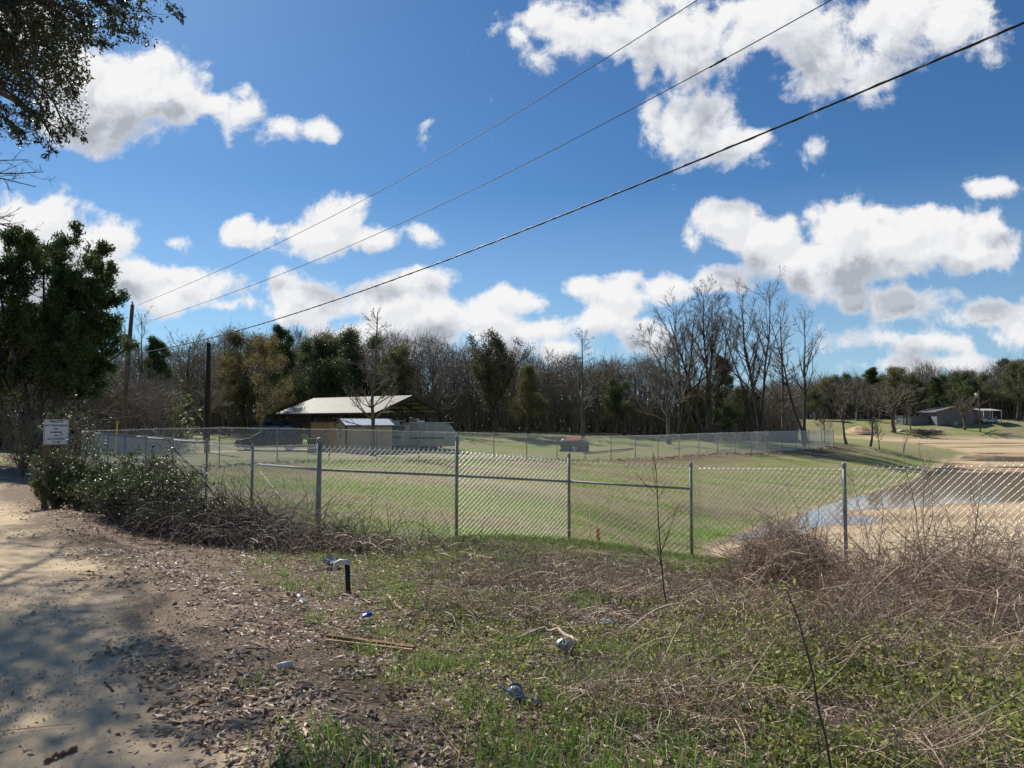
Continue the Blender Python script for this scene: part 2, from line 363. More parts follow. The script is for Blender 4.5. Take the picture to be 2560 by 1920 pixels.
CP = [(0,0,0),(-1.2,3.5,0),(-3,6.7,0),(-7,12.3,0),(-13.7,21,-.05),(-19,29,-.1),(-6,0,0),(-9,6,.0),(-14,12,.0),(-20,20,0),(-27,30,0),(-30,40,0),(-45,50,0),
 (3,0,0),(8,0,0),(0,-10,0),(20,-10,0),(-20,-10,0),(0,-40,0),(1,4,-.06),(3,4,-.1),(5,5,-.2),(4,8,-.5),(0,8,-.25),(-1.6,9,-.22),
 (-3.26,12.5,-.51),(-.98,13.2,-.52),(1.15,14.3,-.73),(3.3,13.6,-.93),(5.17,11.5,-.87),(7,9,-.62),(9,5,-.25),(10,8.5,-.6),(14,9,-.6),(20,9,-.5),
 (-5.1,14.9,-.52),(-7,17.3,-.62),(-10.7,22.2,-.55),(-15,28,-.5),(-19,33,-.55),(-12.3,39.6,-.49),(-7.9,43.8,-.63),(-1.2,50,-.87),(5.5,56,-1.18),(18,68,-1.14),(36.4,85,-1.05),
 (-4,24,-.9),(-1,30,-1.2),(-4,36,-.9),(3,36,-1.5),(8,45,-1.75),(18,58,-1.9),(1,20,-1.2),(3,24,-1.8),(26,68,-1.9),(42,84,-2.2),(44,92,-1.3),(50,105,-1.4),(62,130,-1.6),(70,160,-1.6),
 (9,14,-1.5),(14,13,-1.5),(4.6,18,-2.25),(4.4,16,-1.75),(7,16,-2.1),(60,8,-1),(100,5,-1),
 (-10,60,-.6),(-20,60,-.5),(0,70,-.85),(10,78,-.6),(0,95,.5),(-12,80,0),(15,95,.2),(28,98,-.7),(35,120,-.6),(-40,65,-.2),(-70,100,0),(0,140,.6),(45,150,-.4),(60,185,-.5),(-28,46,-.35),
 (84,205,-2.6),(150,210,-2.6),(300,212,-2.6),(80,216,.6),(150,218,.6),(85,230,2.5),(150,230,2.6),(300,232,2.6),(60,225,1.6),(100,290,3),(250,300,3),(0,260,2),(-150,200,1),(-200,0,0),(200,-60,0),(0,-200,0),(-300,300,1),(400,400,3),(600,0,0),(0,600,3)]
CP = np.array(CP, float)
for a in POND[:11]: CP = np.vstack([CP, [*a, -2.85]])
_c = 1.2
_A = np.sqrt(((CP[:, None, :2] - CP[None, :, :2]) ** 2).sum(2) + _c * _c) * -1
_w = np.linalg.solve(_A, CP[:, 2])
ZP = -2.9
def gz(x, y, fine=True):
    x = np.asarray(x, float); y = np.asarray(y, float); sh = np.broadcast(x, y).shape
    X = np.broadcast_to(x, sh).ravel(); Y = np.broadcast_to(y, sh).ravel(); out = np.empty(len(X))
    for i in range(0, len(X), 40000):
        a = X[i:i + 40000]; b = Y[i:i + 40000]
        out[i:i + 40000] = -np.sqrt((a[:, None] - CP[None, :, 0]) ** 2 + (b[:, None] - CP[None, :, 1]) ** 2 + _c * _c) @ _w
    far = np.hypot(X, Y); out = np.where(far > 500, 2.0, out)
    dp = segd(X, Y, POND, True); ins = inside(X, Y, POND)
    und = (fb(X / 3.2, Y, 3.4, 21, 4) - .5) * .16 + (vn(X, Y * 2.5, 9, 31) - .5) * .05
    bias = np.where(Y < 40, .028, np.where(Y < 70, -.012, .0)) * 1.0
    bias = .05 * (1 - ss(Y, 36, 44)) - .066 * ss(Y, 37, 43) * (1 - ss(Y, 62, 70)) + .016 * ss(Y, 62, 70) + (fb(X / 14, Y / 2.2, 2.2, 91, 3) - .5) * .14 * ss(Y, 62, 75) * (1 - ss(Y, 180, 195)) + .06 * ss(Y, 184, 198)
    bias = bias - .05 * (1 - ss(dp, .6, 3.5)) * ss(Y, 27, 31) * (1 - ss(Y, 75, 95))
    zin = ZP + und + bias
    zout = ZP + .02 + np.maximum(out - ZP, .03) * ss(dp, 0, 4.5) + .05 * ss(dp, 0, .3)
    z = np.where(ins, zin * ss(dp, 0, .5) + (ZP - .02) * (1 - ss(dp, 0, .5)), zout)
    if fine:
        dr = segd(X, Y, ROAD_C); on = 1 - ss(dr, 2.0, 2.9)
        amp = np.where(ins, 0, 1) * (1 - ss(far, 60, 160))
        z = z + amp * (1 - on) * ((fb(X, Y, 1.6, 3) - .5) * .10 + (fb(X, Y, .35, 9, 2) - .5) * .05 * (1 - ss(far, 12, 25)))
        z = z + on * ((fb(X, Y, 1.1, 5, 3) - .5) * .035 - .03 * np.exp(-((dr - .95) / .3) ** 2)) - on * .02
        z = z + amp * .05 * np.exp(-((dr - 2.7) / .35) ** 2)
    return z.reshape(sh)
def g1(x, y): return float(gz(np.array([x]), np.array([y]))[0])
def build_ground():
    def axis(c, n, tight):
        t = np.linspace(-1, 1, n); k = 7.2
        return c + np.sign(t) * tight * (np.exp(k * np.abs(t)) - 1)
    xs = axis(0, 561, .95); ys = axis(6.0, 561, .95)
    X, Y = np.meshgrid(xs, ys); Z = gz(X, Y); ny, nx = X.shape
    V = np.stack([X, Y, Z], -1).reshape(-1, 3)
    i = np.arange(ny - 1)[:, None] * nx + np.arange(nx - 1)[None, :]
    Q = np.stack([i, i + 1, i + nx + 1, i + nx], -1)
    xc = (X[:-1, :-1] + X[1:, 1:]) / 2; yc = (Y[:-1, :-1] + Y[1:, 1:]) / 2
    road = segd(xc, yc, ROAD_C) < 2.45; pond = inside(xc, yc, POND)
    drs = segd(X, Y, ROAD_C).ravel(); ra = 1 - ss(drs + (fb(X.ravel(), Y.ravel(), .7, 13) - .5) * .9 - .25 * (1 - ss(Y.ravel(), 5, 10)), 1.9, 2.4)
    ra = np.maximum(ra, 1 - ss(segd(X, Y, DRIVE).ravel(), .8, 1.4))
    dp = segd(X, Y, POND, True).ravel(); ins = inside(X, Y, POND).ravel()
    pa = np.where(ins, 1, 1 - ss(dp, 0.05, .3)); pa = np.where((Y.ravel() > 185) & (Y.ravel() < 206) & (X.ravel() > 70), np.maximum(pa, ss(fb(X.ravel() * .5, Y.ravel() * 3, 18, 41), .50, .58)), pa)
    # litter zone on the verge between road and fence, field beyond
    xr = X.ravel(); yr = Y.ravel()
    litv = np.exp(-np.clip((drs - 2.6) / 2.6, 0, 9) ** 2) * (yr < 30)
    fieldv = ss(yr - np.interp(xr, [-19, -3.26, 5.17, 9], [33, 12.5, 11.5, 9]), -.3, .5)
    fbd = segd(xr, yr, np.array([[-19., 33.], [36.6, 85.]])); side = (yr - 33) * 55.6 - (xr + 19) * 52 < 0
    bank = np.exp(-(fbd / 1.1) ** 2) * .9 + np.where(side, ss(fb(xr, yr, 3.5, 141), .42, .6) * np.exp(-((fbd - 2.5) / 3.2) ** 2), 0) + .8 * ss(fb(xr * .5, yr, 2.4, 151), .60, .68) * (yr > 12) * (yr < 50)
    bank = np.clip(bank, 0, 1) * fieldv * (1 - pa)
    for name, selm in (('ground', ~road & ~pond), ('dirt_road', road), ('retention_basin_bed', pond & ~road)):
        q = Q[selm]; used = np.unique(q); mp = np.full(len(V), -1); mp[used] = np.arange(len(used))
        g = Geo(); g.add(V[used], mp[q].reshape(-1, 4)); me = g.mesh(name, M['terrain'], True)
        for an, av in (('road', ra), ('pond', pa), ('lit', litv), ('field', fieldv), ('bank', bank)):
            at = me.attributes.new(an, 'FLOAT', 'POINT'); at.data.foreach_set('value', av[used])
        obj(name, me, kind='structure')
def terrain_mat():
    m = bpy.data.materials.new('terrain'); m.use_nodes = True; T = NT(m.node_tree); b = T.N['Principled BSDF']
    P = T.n('ShaderNodeNewGeometry').outputs['Position']
    at = lambda n: T.n('ShaderNodeAttribute', attribute_name=n).outputs['Fac']
    road, pond, lit, field = at('road'), at('pond'), at('lit'), at('field')
    nb = T.noise(P, .35, 5, .6); nm = T.noise(P, 2.2, 5, .65); nf = T.noise(P, 18, 5, .7); nff = T.noise(P, 70, 3, .7)
    band = T.noise(T.v('MULTIPLY', P, (.10, .34, .1)), 1.0, 5, .6, .6)
    # mown field: dormant tan with green swathes
    tan_ = T.mix(T.mr(nf, .35, .65), (.22, .195, .10), (.40, .35, .20))
    tan_ = T.mix(T.mr(nm, .45, .7), tan_, (.24, .19, .125))
    grn = T.mix(T.mr(nf, .35, .65), (.11, .175, .03), (.22, .31, .055))
    gm = T.m('ADD', T.mr(band, .51, .60), T.mr(T.m('ADD', T.m('MULTIPLY', nm, .5), T.m('MULTIPLY', nf, .5)), .50, .62, 0, .35), clamp=True)
    sepp = T.n('ShaderNodeSeparateXYZ'); T.put(sepp.inputs[0], P)
    lawn = T.m('MULTIPLY', T.mr(sepp.outputs[1], 52, 60, 0, .30), T.mr(sepp.outputs[0], 38, 55, 1, .1))
    gm = T.m('MAXIMUM', gm, T.m('MULTIPLY', lawn, T.mr(nm, .3, .6)))
    fld = T.mix(gm, tan_, grn)
    # rough verge soil
    soil = T.mix(T.mr(nf, .35, .65), (.085, .06, .042), (.22, .155, .105))
    soil = T.mix(T.mr(nff, .4, .6), soil, (.13, .10, .06))
    vg = T.mix(T.mr(T.m('ADD', nm, T.m('MULTIPLY', nf, .4)), .62, .82), soil, (.075, .095, .028))
    vg = T.mix(lit, vg, T.mix(T.mr(nff, .4, .6), (.16, .115, .08), (.38, .285, .20)))
    fld = T.mix(T.m('MULTIPLY', at('bank'), T.mr(nm, .3, .55, .35, 1)), fld, T.mix(T.mr(nf, .35, .65), (.13, .09, .06), (.27, .20, .14)))
    base = T.mix(field, vg, fld)
    sand = T.mix(T.mr(nm, .35, .7), (.62, .485, .315), (.51, .39, .255))
    sand = T.mix(T.mr(nff, .45, .75, 0, .6), sand, (.38, .29, .20))
    sand = T.mix(T.mr(nb, .5, .7, 0, .5), sand, (.52, .37, .26))
    base = T.mix(road, base, sand)
    ps = T.mix(T.mr(T.noise(T.v('MULTIPLY', P, (.35, 1, 1)), .8, 5), .35, .68), (.54, .415, .27), (.43, .31, .195))
    wet = T.mr(sepp.outputs[2], ZP - .01, ZP + .035); ps = T.mix(wet, (.25, .155, .085), ps)
    base = T.mix(pond, base, ps)
    T.put(b.inputs['Base Color'], base); b.inputs['Roughness'].default_value = .95; b.inputs['Specular IOR Level'].default_value = .12
    bn = T.n('ShaderNodeBump'); bn.inputs['Strength'].default_value = .9; bn.inputs['Distance'].default_value = .05
    sandy = T.m('MAXIMUM', road, pond)
    h = T.m('ADD', T.m('MULTIPLY', nf, 1.0), T.m('MULTIPLY', nff, .5))
    hr = T.m('ADD', T.m('MULTIPLY', nf, .28), T.m('MULTIPLY', nff, .14))
    rot = T.n('ShaderNodeVectorRotate', rotation_type='Z_AXIS'); T.put(rot.inputs['Vector'], P); rot.inputs['Angle'].default_value = R(-34)
    tr_ = T.noise(T.v('MULTIPLY', rot.outputs[0], (7, .45, 1)), 1.0, 3, .6); hr = T.m('ADD', hr, T.m('MULTIPLY', tr_, .55))
    mixh = T.n('ShaderNodeMix'); T.put(mixh.inputs[0], sandy); T.put(mixh.inputs[2], h); T.put(mixh.inputs[3], hr)
    T.put(bn.inputs['Height'], mixh.outputs[0]); T.put(b.inputs['Normal'], bn.outputs[0])
    return m
M['terrain'] = terrain_mat()
build_ground()
def water():
    g = Geo(); P = POND.copy(); cx = P.mean(0)
    V = [(*p, ZP) for p in P]
    bm = bpy.data.meshes.new('water'); bm.from_pydata(V, [], [list(range(len(V)))]); 
    m = mat('muddy_water', (.34, .27, .19), .06, spec=.6); T = NT(m.node_tree); b = T.N['Principled BSDF']
    bn = T.n('ShaderNodeBump'); bn.inputs['Strength'].default_value = .05; bn.inputs['Distance'].default_value = .02
    T.put(bn.inputs['Height'], T.noise(T.n('ShaderNodeNewGeometry').outputs['Position'], 2.5, 3)); T.put(b.inputs['Normal'], bn.outputs[0])
    bm.materials.append(m); obj('water', bm, kind='structure')
water()
# ------------------------------------------------------------------ chain link fences
def link_panel(a, b, za0, za1, zb0, zb1, wr, rows=None, pitch=.072, spikes=True, spike=.045, near=False):
    a = np.array(a, float); b = np.array(b, float); L = np.linalg.norm(b - a); n = max(4, int(L / pitch)); g = Geo()
    H = ((za1 - za0) + (zb1 - zb0)) / 2; rows = rows or int(H / pitch); K = rows + 1
    i = np.arange(n)[:, None]; k = np.arange(K)[None, :]
    sgn = ((k + i) % 2) * 1.
    t = (i + .0 + sgn) / n; t = np.clip(t, 0, 1); v = k / rows + 0 * i
    u = (b - a) / L; nrm = np.array([-u[1], u[0]])
    off = (sgn * 2 - 1) * wr * 1.1
    bot = za0 + (zb0 - za0) * t; top = za1 + (zb1 - za1) * t
    sag = np.sin(np.pi * t) * .0
    P = np.stack([a[0] + u[0] * L * t + nrm[0] * off, a[1] + u[1] * L * t + nrm[1] * off, bot + (top - bot) * v - sag], -1)
    g.tubes(P, wr, 6 if near else 3)
    if spikes:
        tip = P[:, -1]; q = np.stack([tip, tip + np.array([u[0] * .022, u[1] * .022, spike])], 1); g.tubes(q[::2], wr * .9, 3)
        q = np.stack([tip, tip + np.array([-u[0] * .022, -u[1] * .022, spike * .7])], 1); g.tubes(q[1::2], wr * .8, 3)
    for frac in (0.985, .03):   # tension wires
        t = np.linspace(0, 1, 8); z = (za0 + (zb0 - za0) * t) * (1 - frac) + (za1 + (zb1 - za1) * t) * frac
        g.tube(np.stack([a[0] + (b[0] - a[0]) * t, a[1] + (b[1] - a[1]) * t, z], 1), wr, 4, False)
    return g
def post(par, x, y, z0, z1, r=.03, lean=(0, 0)):
    g = Geo(); h = z1 - z0
    g.tube([(x, y, z0 - .15), (x + lean[0] * .5, y + lean[1] * .5, z0 + h * .5), (x + lean[0], y + lean[1], z1)], r, 12)
    p = obj('post', g, M['galv'], par, True)
    c = Geo().lathe((x + lean[0], y + lean[1], z1), [(r * 1.25, -.05), (r * 1.25, 0), (r * 1.1, .02), (r * .6, .04), (.001, .045)], 12)
    obj('cap', c, M['galv'], p, True)
    return p
# near fence, right hand run : (px, top, base, D, mesh top)
NR = [(795, 1100, 1374, 12.5, 1117), (1141, 1095, 1360, 13.2, 1128), (1423, 1137, 1364, 14.3, 1153), (1730, 1161, 1407, 13.6, 1167), (2117, 1163, 1460, 11.5, 1170)]
fr = empty('chain_link_fence', (-3.26, 12.5, -.5), label='nearest galvanised chain link fence running from the thick corner post to the right edge', cat='fence', group='chain link fences')
fr.location = (0, 0, 0)
rows = []
for px, tp, bp, D, mt in NR:
    a = PT(px, bp, D); rows.append((a[0], D, min(a[2], g1(a[0], D) + .02), PT(px, tp, D)[2], PT(px, mt, D)[2]))
rows.append((7.3, 9.35, g1(7.3, 9.35), g1(7.3, 9.35) + 1.78, g1(7.3, 9.35) + 1.74)); rows.append((9.4, 7.2, g1(9.4, 7.2), g1(9.4, 7.2) + 1.78, g1(9.4, 7.2) + 1.74))
for i, (x, y, z0, z1, zm) in enumerate(rows):
    post(fr, x, y, z0, z1, .041 if i == 0 else .027, (.0, 0))
    if i:
        p = rows[i - 1]; s_ = Vector((x - p[0], y - p[1])).normalized() * .04
        g = link_panel((p[0] + s_.x, p[1] + s_.y), (x - s_.x, y - s_.y), g1(p[0], p[1]) + .03, p[4], g1(x, y) + .03, zm, (.0040 if i < 3 else .0028 if i < 5 else .0020), pitch=.042 if i < 3 else .048, near=True)
        obj('wire_mesh', g, M['wire'], fr)
RAIL = [(645, 1161, 15.0), (795, 1174, 12.5), (1141, 1189, 13.2), (1423, 1204, 14.3), (1728, 1222, 13.6)]
for i in range(1, 4):
    obj('brace_rail', Geo().tube([PT(*RAIL[i]), PT(*RAIL[i + 1])], .021, 10), M['galv'], fr, True)
# left run along the road
fl = empty('chain_link_fence', (0, 0, 0), label='chain link fence running away beside the sandy road behind the evergreen shrubs', cat='fence', group='chain link fences')
A0 = np.array([-3.26, 12.5]); B0 = np.array([-19.0, 33.0]); nl = 8; LT = [1100, 1118, 1103, 1096, 1091, 1087, 1084, 1080, 1076]
pr = None
for i in range(nl + 1):
    q = A0 + (B0 - A0) * i / nl; z0 = g1(*q); z1 = z0 + (1.86 if i not in (1,) else 1.66)
    px = 1280 + F * q[0] / q[1]; z1 = PT(px, LT[i], q[1])[2] if i > 0 else rows[0][3]
    if i: post(fl, q[0], q[1], z0, z1 + .02, .028)
    zm = z1 - .03 if i else rows[0][4]
    if pr is not None: obj('wire_mesh', link_panel(pr[0], q, pr[1] + .02, pr[2], z0 + .02, zm, .0032, pitch=.042), M['wire_far'], fl, True)
    if i > 2: obj('top_rail', Geo().tube([(pr[0][0], pr[0][1], pr[2] - .01), (q[0], q[1], zm - .01)], .02, 8), M['galv'], fl, True)
    pr = (q, z0, zm)
obj('brace_rail', Geo().tube([PT(*RAIL[0]), PT(*RAIL[1])], .021, 10), M['galv'], fl, True)
obj('truss_rod', Geo().tube([PT(650, 1178, 15.0), PT(775, 1335, 12.8)], .007, 6), M['galv'], fl, True)
# back fence
fb_ = empty('chain_link_fence', (0, 0, 0), label='long chain link fence on the low bank across the back of the mown field', cat='fence', group='chain link fences')
B1 = np.array([36.6, 85.0]); nb_ = 25
TOPS = ([190, 390, 552, 708, 957, 1040, 1235, 1389, 1457, 1640, 1762, 1900, 2080], [1076, 1071, 1068, 1070, 1075, 1078, 1082, 1087, 1091, 1088, 1083, 1079, 1075])
pr = (B0, g1(*B0), PT(190, 1076, 33)[2])
for i in range(1, nb_ + 1):
    q = B0 + (B1 - B0) * i / nb_; px = 1280 + F * q[0] / q[1]; z0 = g1(*q)
    z1 = PT(px, float(np.interp(px, *TOPS)), q[1])[2]
    post(fb_, q[0], q[1], min(z0, z1 - 1.5), z1, .03)
    obj('wire_mesh', link_panel(pr[0], q, pr[1] + .02, pr[2] - .01, z0 + .02, z1 - .02, min(.0066, .0010 + q[1] * .000066), pitch=.045, spike=.03), M['wire_far'], fb_, True)
    pr = (q, z0, z1)
# ------------------------------------------------------------------ trees
def branch(rng, PP, PR, n, lratio, ang, up, rad, K, tmin=.2, tmax=1., wob=.12, lend=.35, minr=.004, tpow=1.0):
    """children of parent polylines PP (N,K0,3), radii PR (N,K0)"""
    N, K0, _ = PP.shape; idx = np.repeat(np.arange(N), n); Mn = len(idx)
    t = tmin + (tmax - tmin) * rng.random(Mn) ** tpow; f = t * (K0 - 1); i0 = np.minimum(f.astype(int), K0 - 2); fr_ = (f - i0)[:, None]
    a = PP[idx, i0]; b = PP[idx, i0 + 1]; pos = a + (b - a) * fr_; r0 = PR[idx, i0] * (1 - fr_[:, 0]) + PR[idx, i0 + 1] * fr_[:, 0]
    d = b - a; d /= np.linalg.norm(d, axis=1, keepdims=True) + 1e-9
    rv = rng.normal(size=(Mn, 3)); rv -= (rv * d).sum(1, keepdims=True) * d; rv /= np.linalg.norm(rv, axis=1, keepdims=True)
    an = ang + rng.normal(size=Mn) * .18; dr = d * np.cos(an)[:, None] + rv * np.sin(an)[:, None]
    plen = np.linalg.norm(np.diff(PP, axis=1), axis=2).sum(1)[idx]
    Ln = plen * lratio * (1 - (1 - lend) * t) * rng.uniform(.7, 1.25, Mn)
    P = np.empty((Mn, K, 3)); P[:, 0] = pos; st = (Ln / (K - 1))[:, None]
    for k in range(1, K):
        dr = dr + np.array([0, 0, up]) + rng.normal(size=(Mn, 3)) * wob; dr /= np.linalg.norm(dr, axis=1, keepdims=True)
        P[:, k] = P[:, k - 1] + dr * st
    rr = np.maximum(np.minimum(r0 * .8, r0 * rad + .001), minr)
    Rr = rr[:, None] * np.linspace(1, .35, K)[None]
    return P, np.maximum(Rr, minr * .6)
def trunk_path(rng, H, K=8, wob=.05, lean=(0, 0), base=(0, 0), r=.2, rt=.03):
    z = np.linspace(0, H, K); P = np.zeros((K, 3)); P[:, 2] = z
    P[:, 0] = base[0] + lean[0] * z / H + np.cumsum(rng.normal(size=K)) * wob; P[:, 1] = base[1] + lean[1] * z / H + np.cumsum(rng.normal(size=K)) * wob
    P[0, :2] = base; P[0, 2] = -.3
    rr = r + (rt - r) * (z / H) ** .8; rr[0] *= 1.35
    return P, rr
def sample(rng, P, n, jit):
    N, K, _ = P.shape; idx = rng.integers(0, N, n); f = rng.random(n) * (K - 1); i = f.astype(int); i = np.minimum(i, K - 2); q = P[idx, i] + (P[idx, i + 1] - P[idx, i]) * (f - i)[:, None]
    return q + rng.normal(size=(n, 3)) * jit
PROTO = {}
def proto(key, seed, H, stems, spec, leaf=None, bark='bark', twig='twig'):
    """stems: list(base, lean, r, height); spec: list of branch kwargs; leaf: (count, jitter, size, mat, levels)"""
    rng = np.random.default_rng(seed); ps = [trunk_path(rng, h, 9, w_, ln, bs, r, rt) for bs, ln, r, h, w_, rt in stems]
    P = np.stack([p[0] for p in ps]); Rr = np.stack([p[1] for p in ps]); tr = Geo(); cr = Geo(); tr.tubes(P, Rr, 8)
    levels = [(P, Rr)]
    for i, sp in enumerate(spec):
        P, Rr = branch(rng, P, Rr, **sp); levels.append((P, Rr))
        (tr if i == 0 else cr).tubes(P, Rr, 5 if i == 0 else 3)
    lv = None
    if leaf:
        n, jit, size, mm, lvl = leaf[:5]; Q = sample(rng, levels[lvl][0], n, jit); lv = Geo()
        lv.leaves(Q, rng.uniform(.6, 1.3, n) * size, rng, aspect=leaf[5] if len(leaf) > 5 else .6)
    PROTO[key] = (H, tr.mesh(key + '_trunk', M[bark], True), cr.mesh(key + '_crown', M[twig]), lv.mesh(key + '_foliage', M[mm]) if leaf else None)
S1 = [((0, 0), (.3, .2), .20, 11.5, .06, .03)]
proto('broad', 1, 12, [((0, 0), (.4, 0), .24, 9, .08, .05)], [
    dict(n=20, lratio=.62, ang=.95, up=.06, rad=.55, K=7, tmin=.22, wob=.10, lend=.45), dict(n=9, lratio=.5, ang=.65, up=.07, rad=.55, K=5, minr=.010),
    dict(n=7, lratio=.5, ang=.6, up=.04, rad=.6, K=4, minr=.007), dict(n=4, lratio=.55, ang=.6, up=.02, rad=.6, K=3, minr=.005)])
proto('spire', 2, 13, S1, [
    dict(n=42, lratio=.33, ang=1.15, up=.07, rad=.4, K=6, tmin=.16, wob=.09, lend=.25), dict(n=8, lratio=.45, ang=.6, up=.06, rad=.6, K=5, minr=.009),
    dict(n=6, lratio=.5, ang=.6, up=.04, rad=.6, K=4, minr=.006), dict(n=2, lratio=.5, ang=.6, up=.02, rad=.6, K=3, minr=.005)])
proto('vase', 3, 18, [((0, 0), (-3.2, .6), .26, 15.5, .10, .035), ((.3, .1), (-.9, -.5), .25, 17.5, .10, .03), ((.5, -.2), (1.0, .4), .22, 17, .10, .03), ((-.2, .1), (-5.2, 1), .18, 12.5, .12, .03), ((.5, .3), (2.6, 1.2), .18, 15, .12, .03)], [
    dict(n=17, lratio=.42, ang=.55, up=.09, rad=.5, K=6, tmin=.28, wob=.09, lend=.45), dict(n=9, lratio=.5, ang=.5, up=.08, rad=.55, K=5, minr=.013),
    dict(n=7, lratio=.55, ang=.5, up=.04, rad=.6, K=4, minr=.010), dict(n=3, lratio=.55, ang=.5, up=.04, rad=.6, K=3, minr=.008)], bark='bark_dk')
proto('vase2', 7, 18, [((0, 0), (-1.8, .6), .26, 16.5, .13, .035), ((.2, .1), (1.4, -.5), .22, 17.5, .12, .03), ((-.3, -.2), (-3.8, .4), .17, 14, .12, .03)], [
    dict(n=20, lratio=.42, ang=.65, up=.08, rad=.5, K=6, tmin=.3, wob=.11, lend=.45), dict(n=9, lratio=.5, ang=.5, up=.07, rad=.55, K=5, minr=.013),
    dict(n=6, lratio=.5, ang=.55, up=.04, rad=.6, K=4, minr=.009), dict(n=2, lratio=.5, ang=.5, up=.04, rad=.6, K=3, minr=.007)], bark='bark_dk')
proto('lanky', 5, 17, [((0, 0), (.5, .3), .22, 16.5, .10, .03)], [
    dict(n=22, lratio=.42, ang=.72, up=.10, rad=.5, K=7, tmin=.36, wob=.13, lend=.25), dict(n=7, lratio=.42, ang=.55, up=.09, rad=.6, K=5, minr=.012, wob=.14),
    dict(n=5, lratio=.5, ang=.6, up=.05, rad=.6, K=4, minr=.008)], bark='bark_dk')
proto('leaning', 6, 15, [((0, 0), (-4.2, .4), .20, 14.5, .12, .03)], [
    dict(n=16, lratio=.36, ang=.8, up=.10, rad=.5, K=7, tmin=.4, wob=.13, lend=.3), dict(n=7, lratio=.45, ang=.6, up=.08, rad=.6, K=5, minr=.012, wob=.14),
    dict(n=5, lratio=.5, ang=.6, up=.05, rad=.6, K=4, minr=.008)], bark='bark_dk')
proto('small', 8, 6, [((0, 0), (.2, .1), .10, 4.6, .06, .02)], [
    dict(n=16, lratio=.6, ang=.85, up=.07, rad=.55, K=6, tmin=.28, wob=.14, lend=.4), dict(n=8, lratio=.5, ang=.6, up=.04, rad=.6, K=4, minr=.008),
    dict(n=6, lratio=.5, ang=.6, up=.03, rad=.6, K=3, minr=.006), dict(n=2, lratio=.5, ang=.6, up=.0, rad=.6, K=3, minr=.005)], twig='twigl')
proto('domed', 9, 9, [((0, 0), (.1, 0), .30, 4.0, .05, .12)], [
    dict(n=16, lratio=1.35, ang=.85, up=.03, rad=.6, K=7, tmin=.4, wob=.10, lend=.8), dict(n=9, lratio=.42, ang=.55, up=.04, rad=.55, K=5, minr=.014),
    dict(n=6, lratio=.5, ang=.55, up=.02, rad=.6, K=4, minr=.010), dict(n=3, lratio=.5, ang=.5, up=.02, rad=.6, K=3, minr=.009)], twig='twigl')
proto('live_oak', 10, 11, [((0, 0), (.3, 0), .30, 8.5, .10, .06)], [
    dict(n=18, lratio=.62, ang=.9, up=.05, rad=.55, K=6, tmin=.25, wob=.12, lend=.5), dict(n=8, lratio=.5, ang=.7, up=.05, rad=.55, K=5, minr=.012), dict(n=6, lratio=.45, ang=.7, up=.03, rad=.6, K=3, minr=.008)],
    (30000, .34, .17, 'oak', 3), 'bark_dk')
proto('brown_oak', 11, 11, [((0, 0), (-.3, .2), .26, 9.5, .10, .05)], [
    dict(n=24, lratio=.45, ang=.95, up=.05, rad=.55, K=6, tmin=.2, wob=.12, lend=.4), dict(n=8, lratio=.5, ang=.7, up=.05, rad=.55, K=5, minr=.012), dict(n=6, lratio=.5, ang=.7, up=.03, rad=.6, K=3, minr=.008)],
    (26000, .34, .15, 'oakb', 3), 'bark_dk')
proto('budding', 12, 12, [((0, 0), (.3, .2), .20, 10.5, .08, .03)], [
    dict(n=30, lratio=.42, ang=.95, up=.06, rad=.5, K=6, tmin=.15, wob=.11, lend=.35), dict(n=8, lratio=.5, ang=.65, up=.05, rad=.6, K=5, minr=.009), dict(n=6, lratio=.5, ang=.6, up=.02, rad=.6, K=3, minr=.006)],
    (18000, .25, .11, 'bud', 3))
proto('dense', 13, 10, [((0, 0), (.1, 0), .24, 5.5, .05, .08), ((.1, .1), (-1.2, .4), .16, 7, .05, .04), ((-.1, 0), (1.3, -.3), .16, 7.5, .05, .04)], [
    dict(n=18, lratio=.62, ang=.62, up=.10, rad=.5, K=6, tmin=.2, wob=.08, lend=.6), dict(n=9, lratio=.42, ang=.5, up=.10, rad=.6, K=5, minr=.010), dict(n=6, lratio=.5, ang=.5, up=.05, rad=.6, K=3, minr=.007)],
    (24000, .2, .15, 'pearl', 3), 'bark_dk')
proto('pine', 14, 13, [((0, 0), (.2, .2), .20, 12.5, .05, .03)], [
    dict(n=60, lratio=.30, ang=1.3, up=.05, rad=.4, K=5, tmin=.12, wob=.08, lend=.2), dict(n=9, lratio=.42, ang=.7, up=.05, rad=.6, K=4, minr=.009), dict(n=3, lratio=.5, ang=.6, up=.05, rad=.6, K=3, minr=.006)],
    (34000, .22, .19, 'cedar', 2, .4), 'bark_dk')
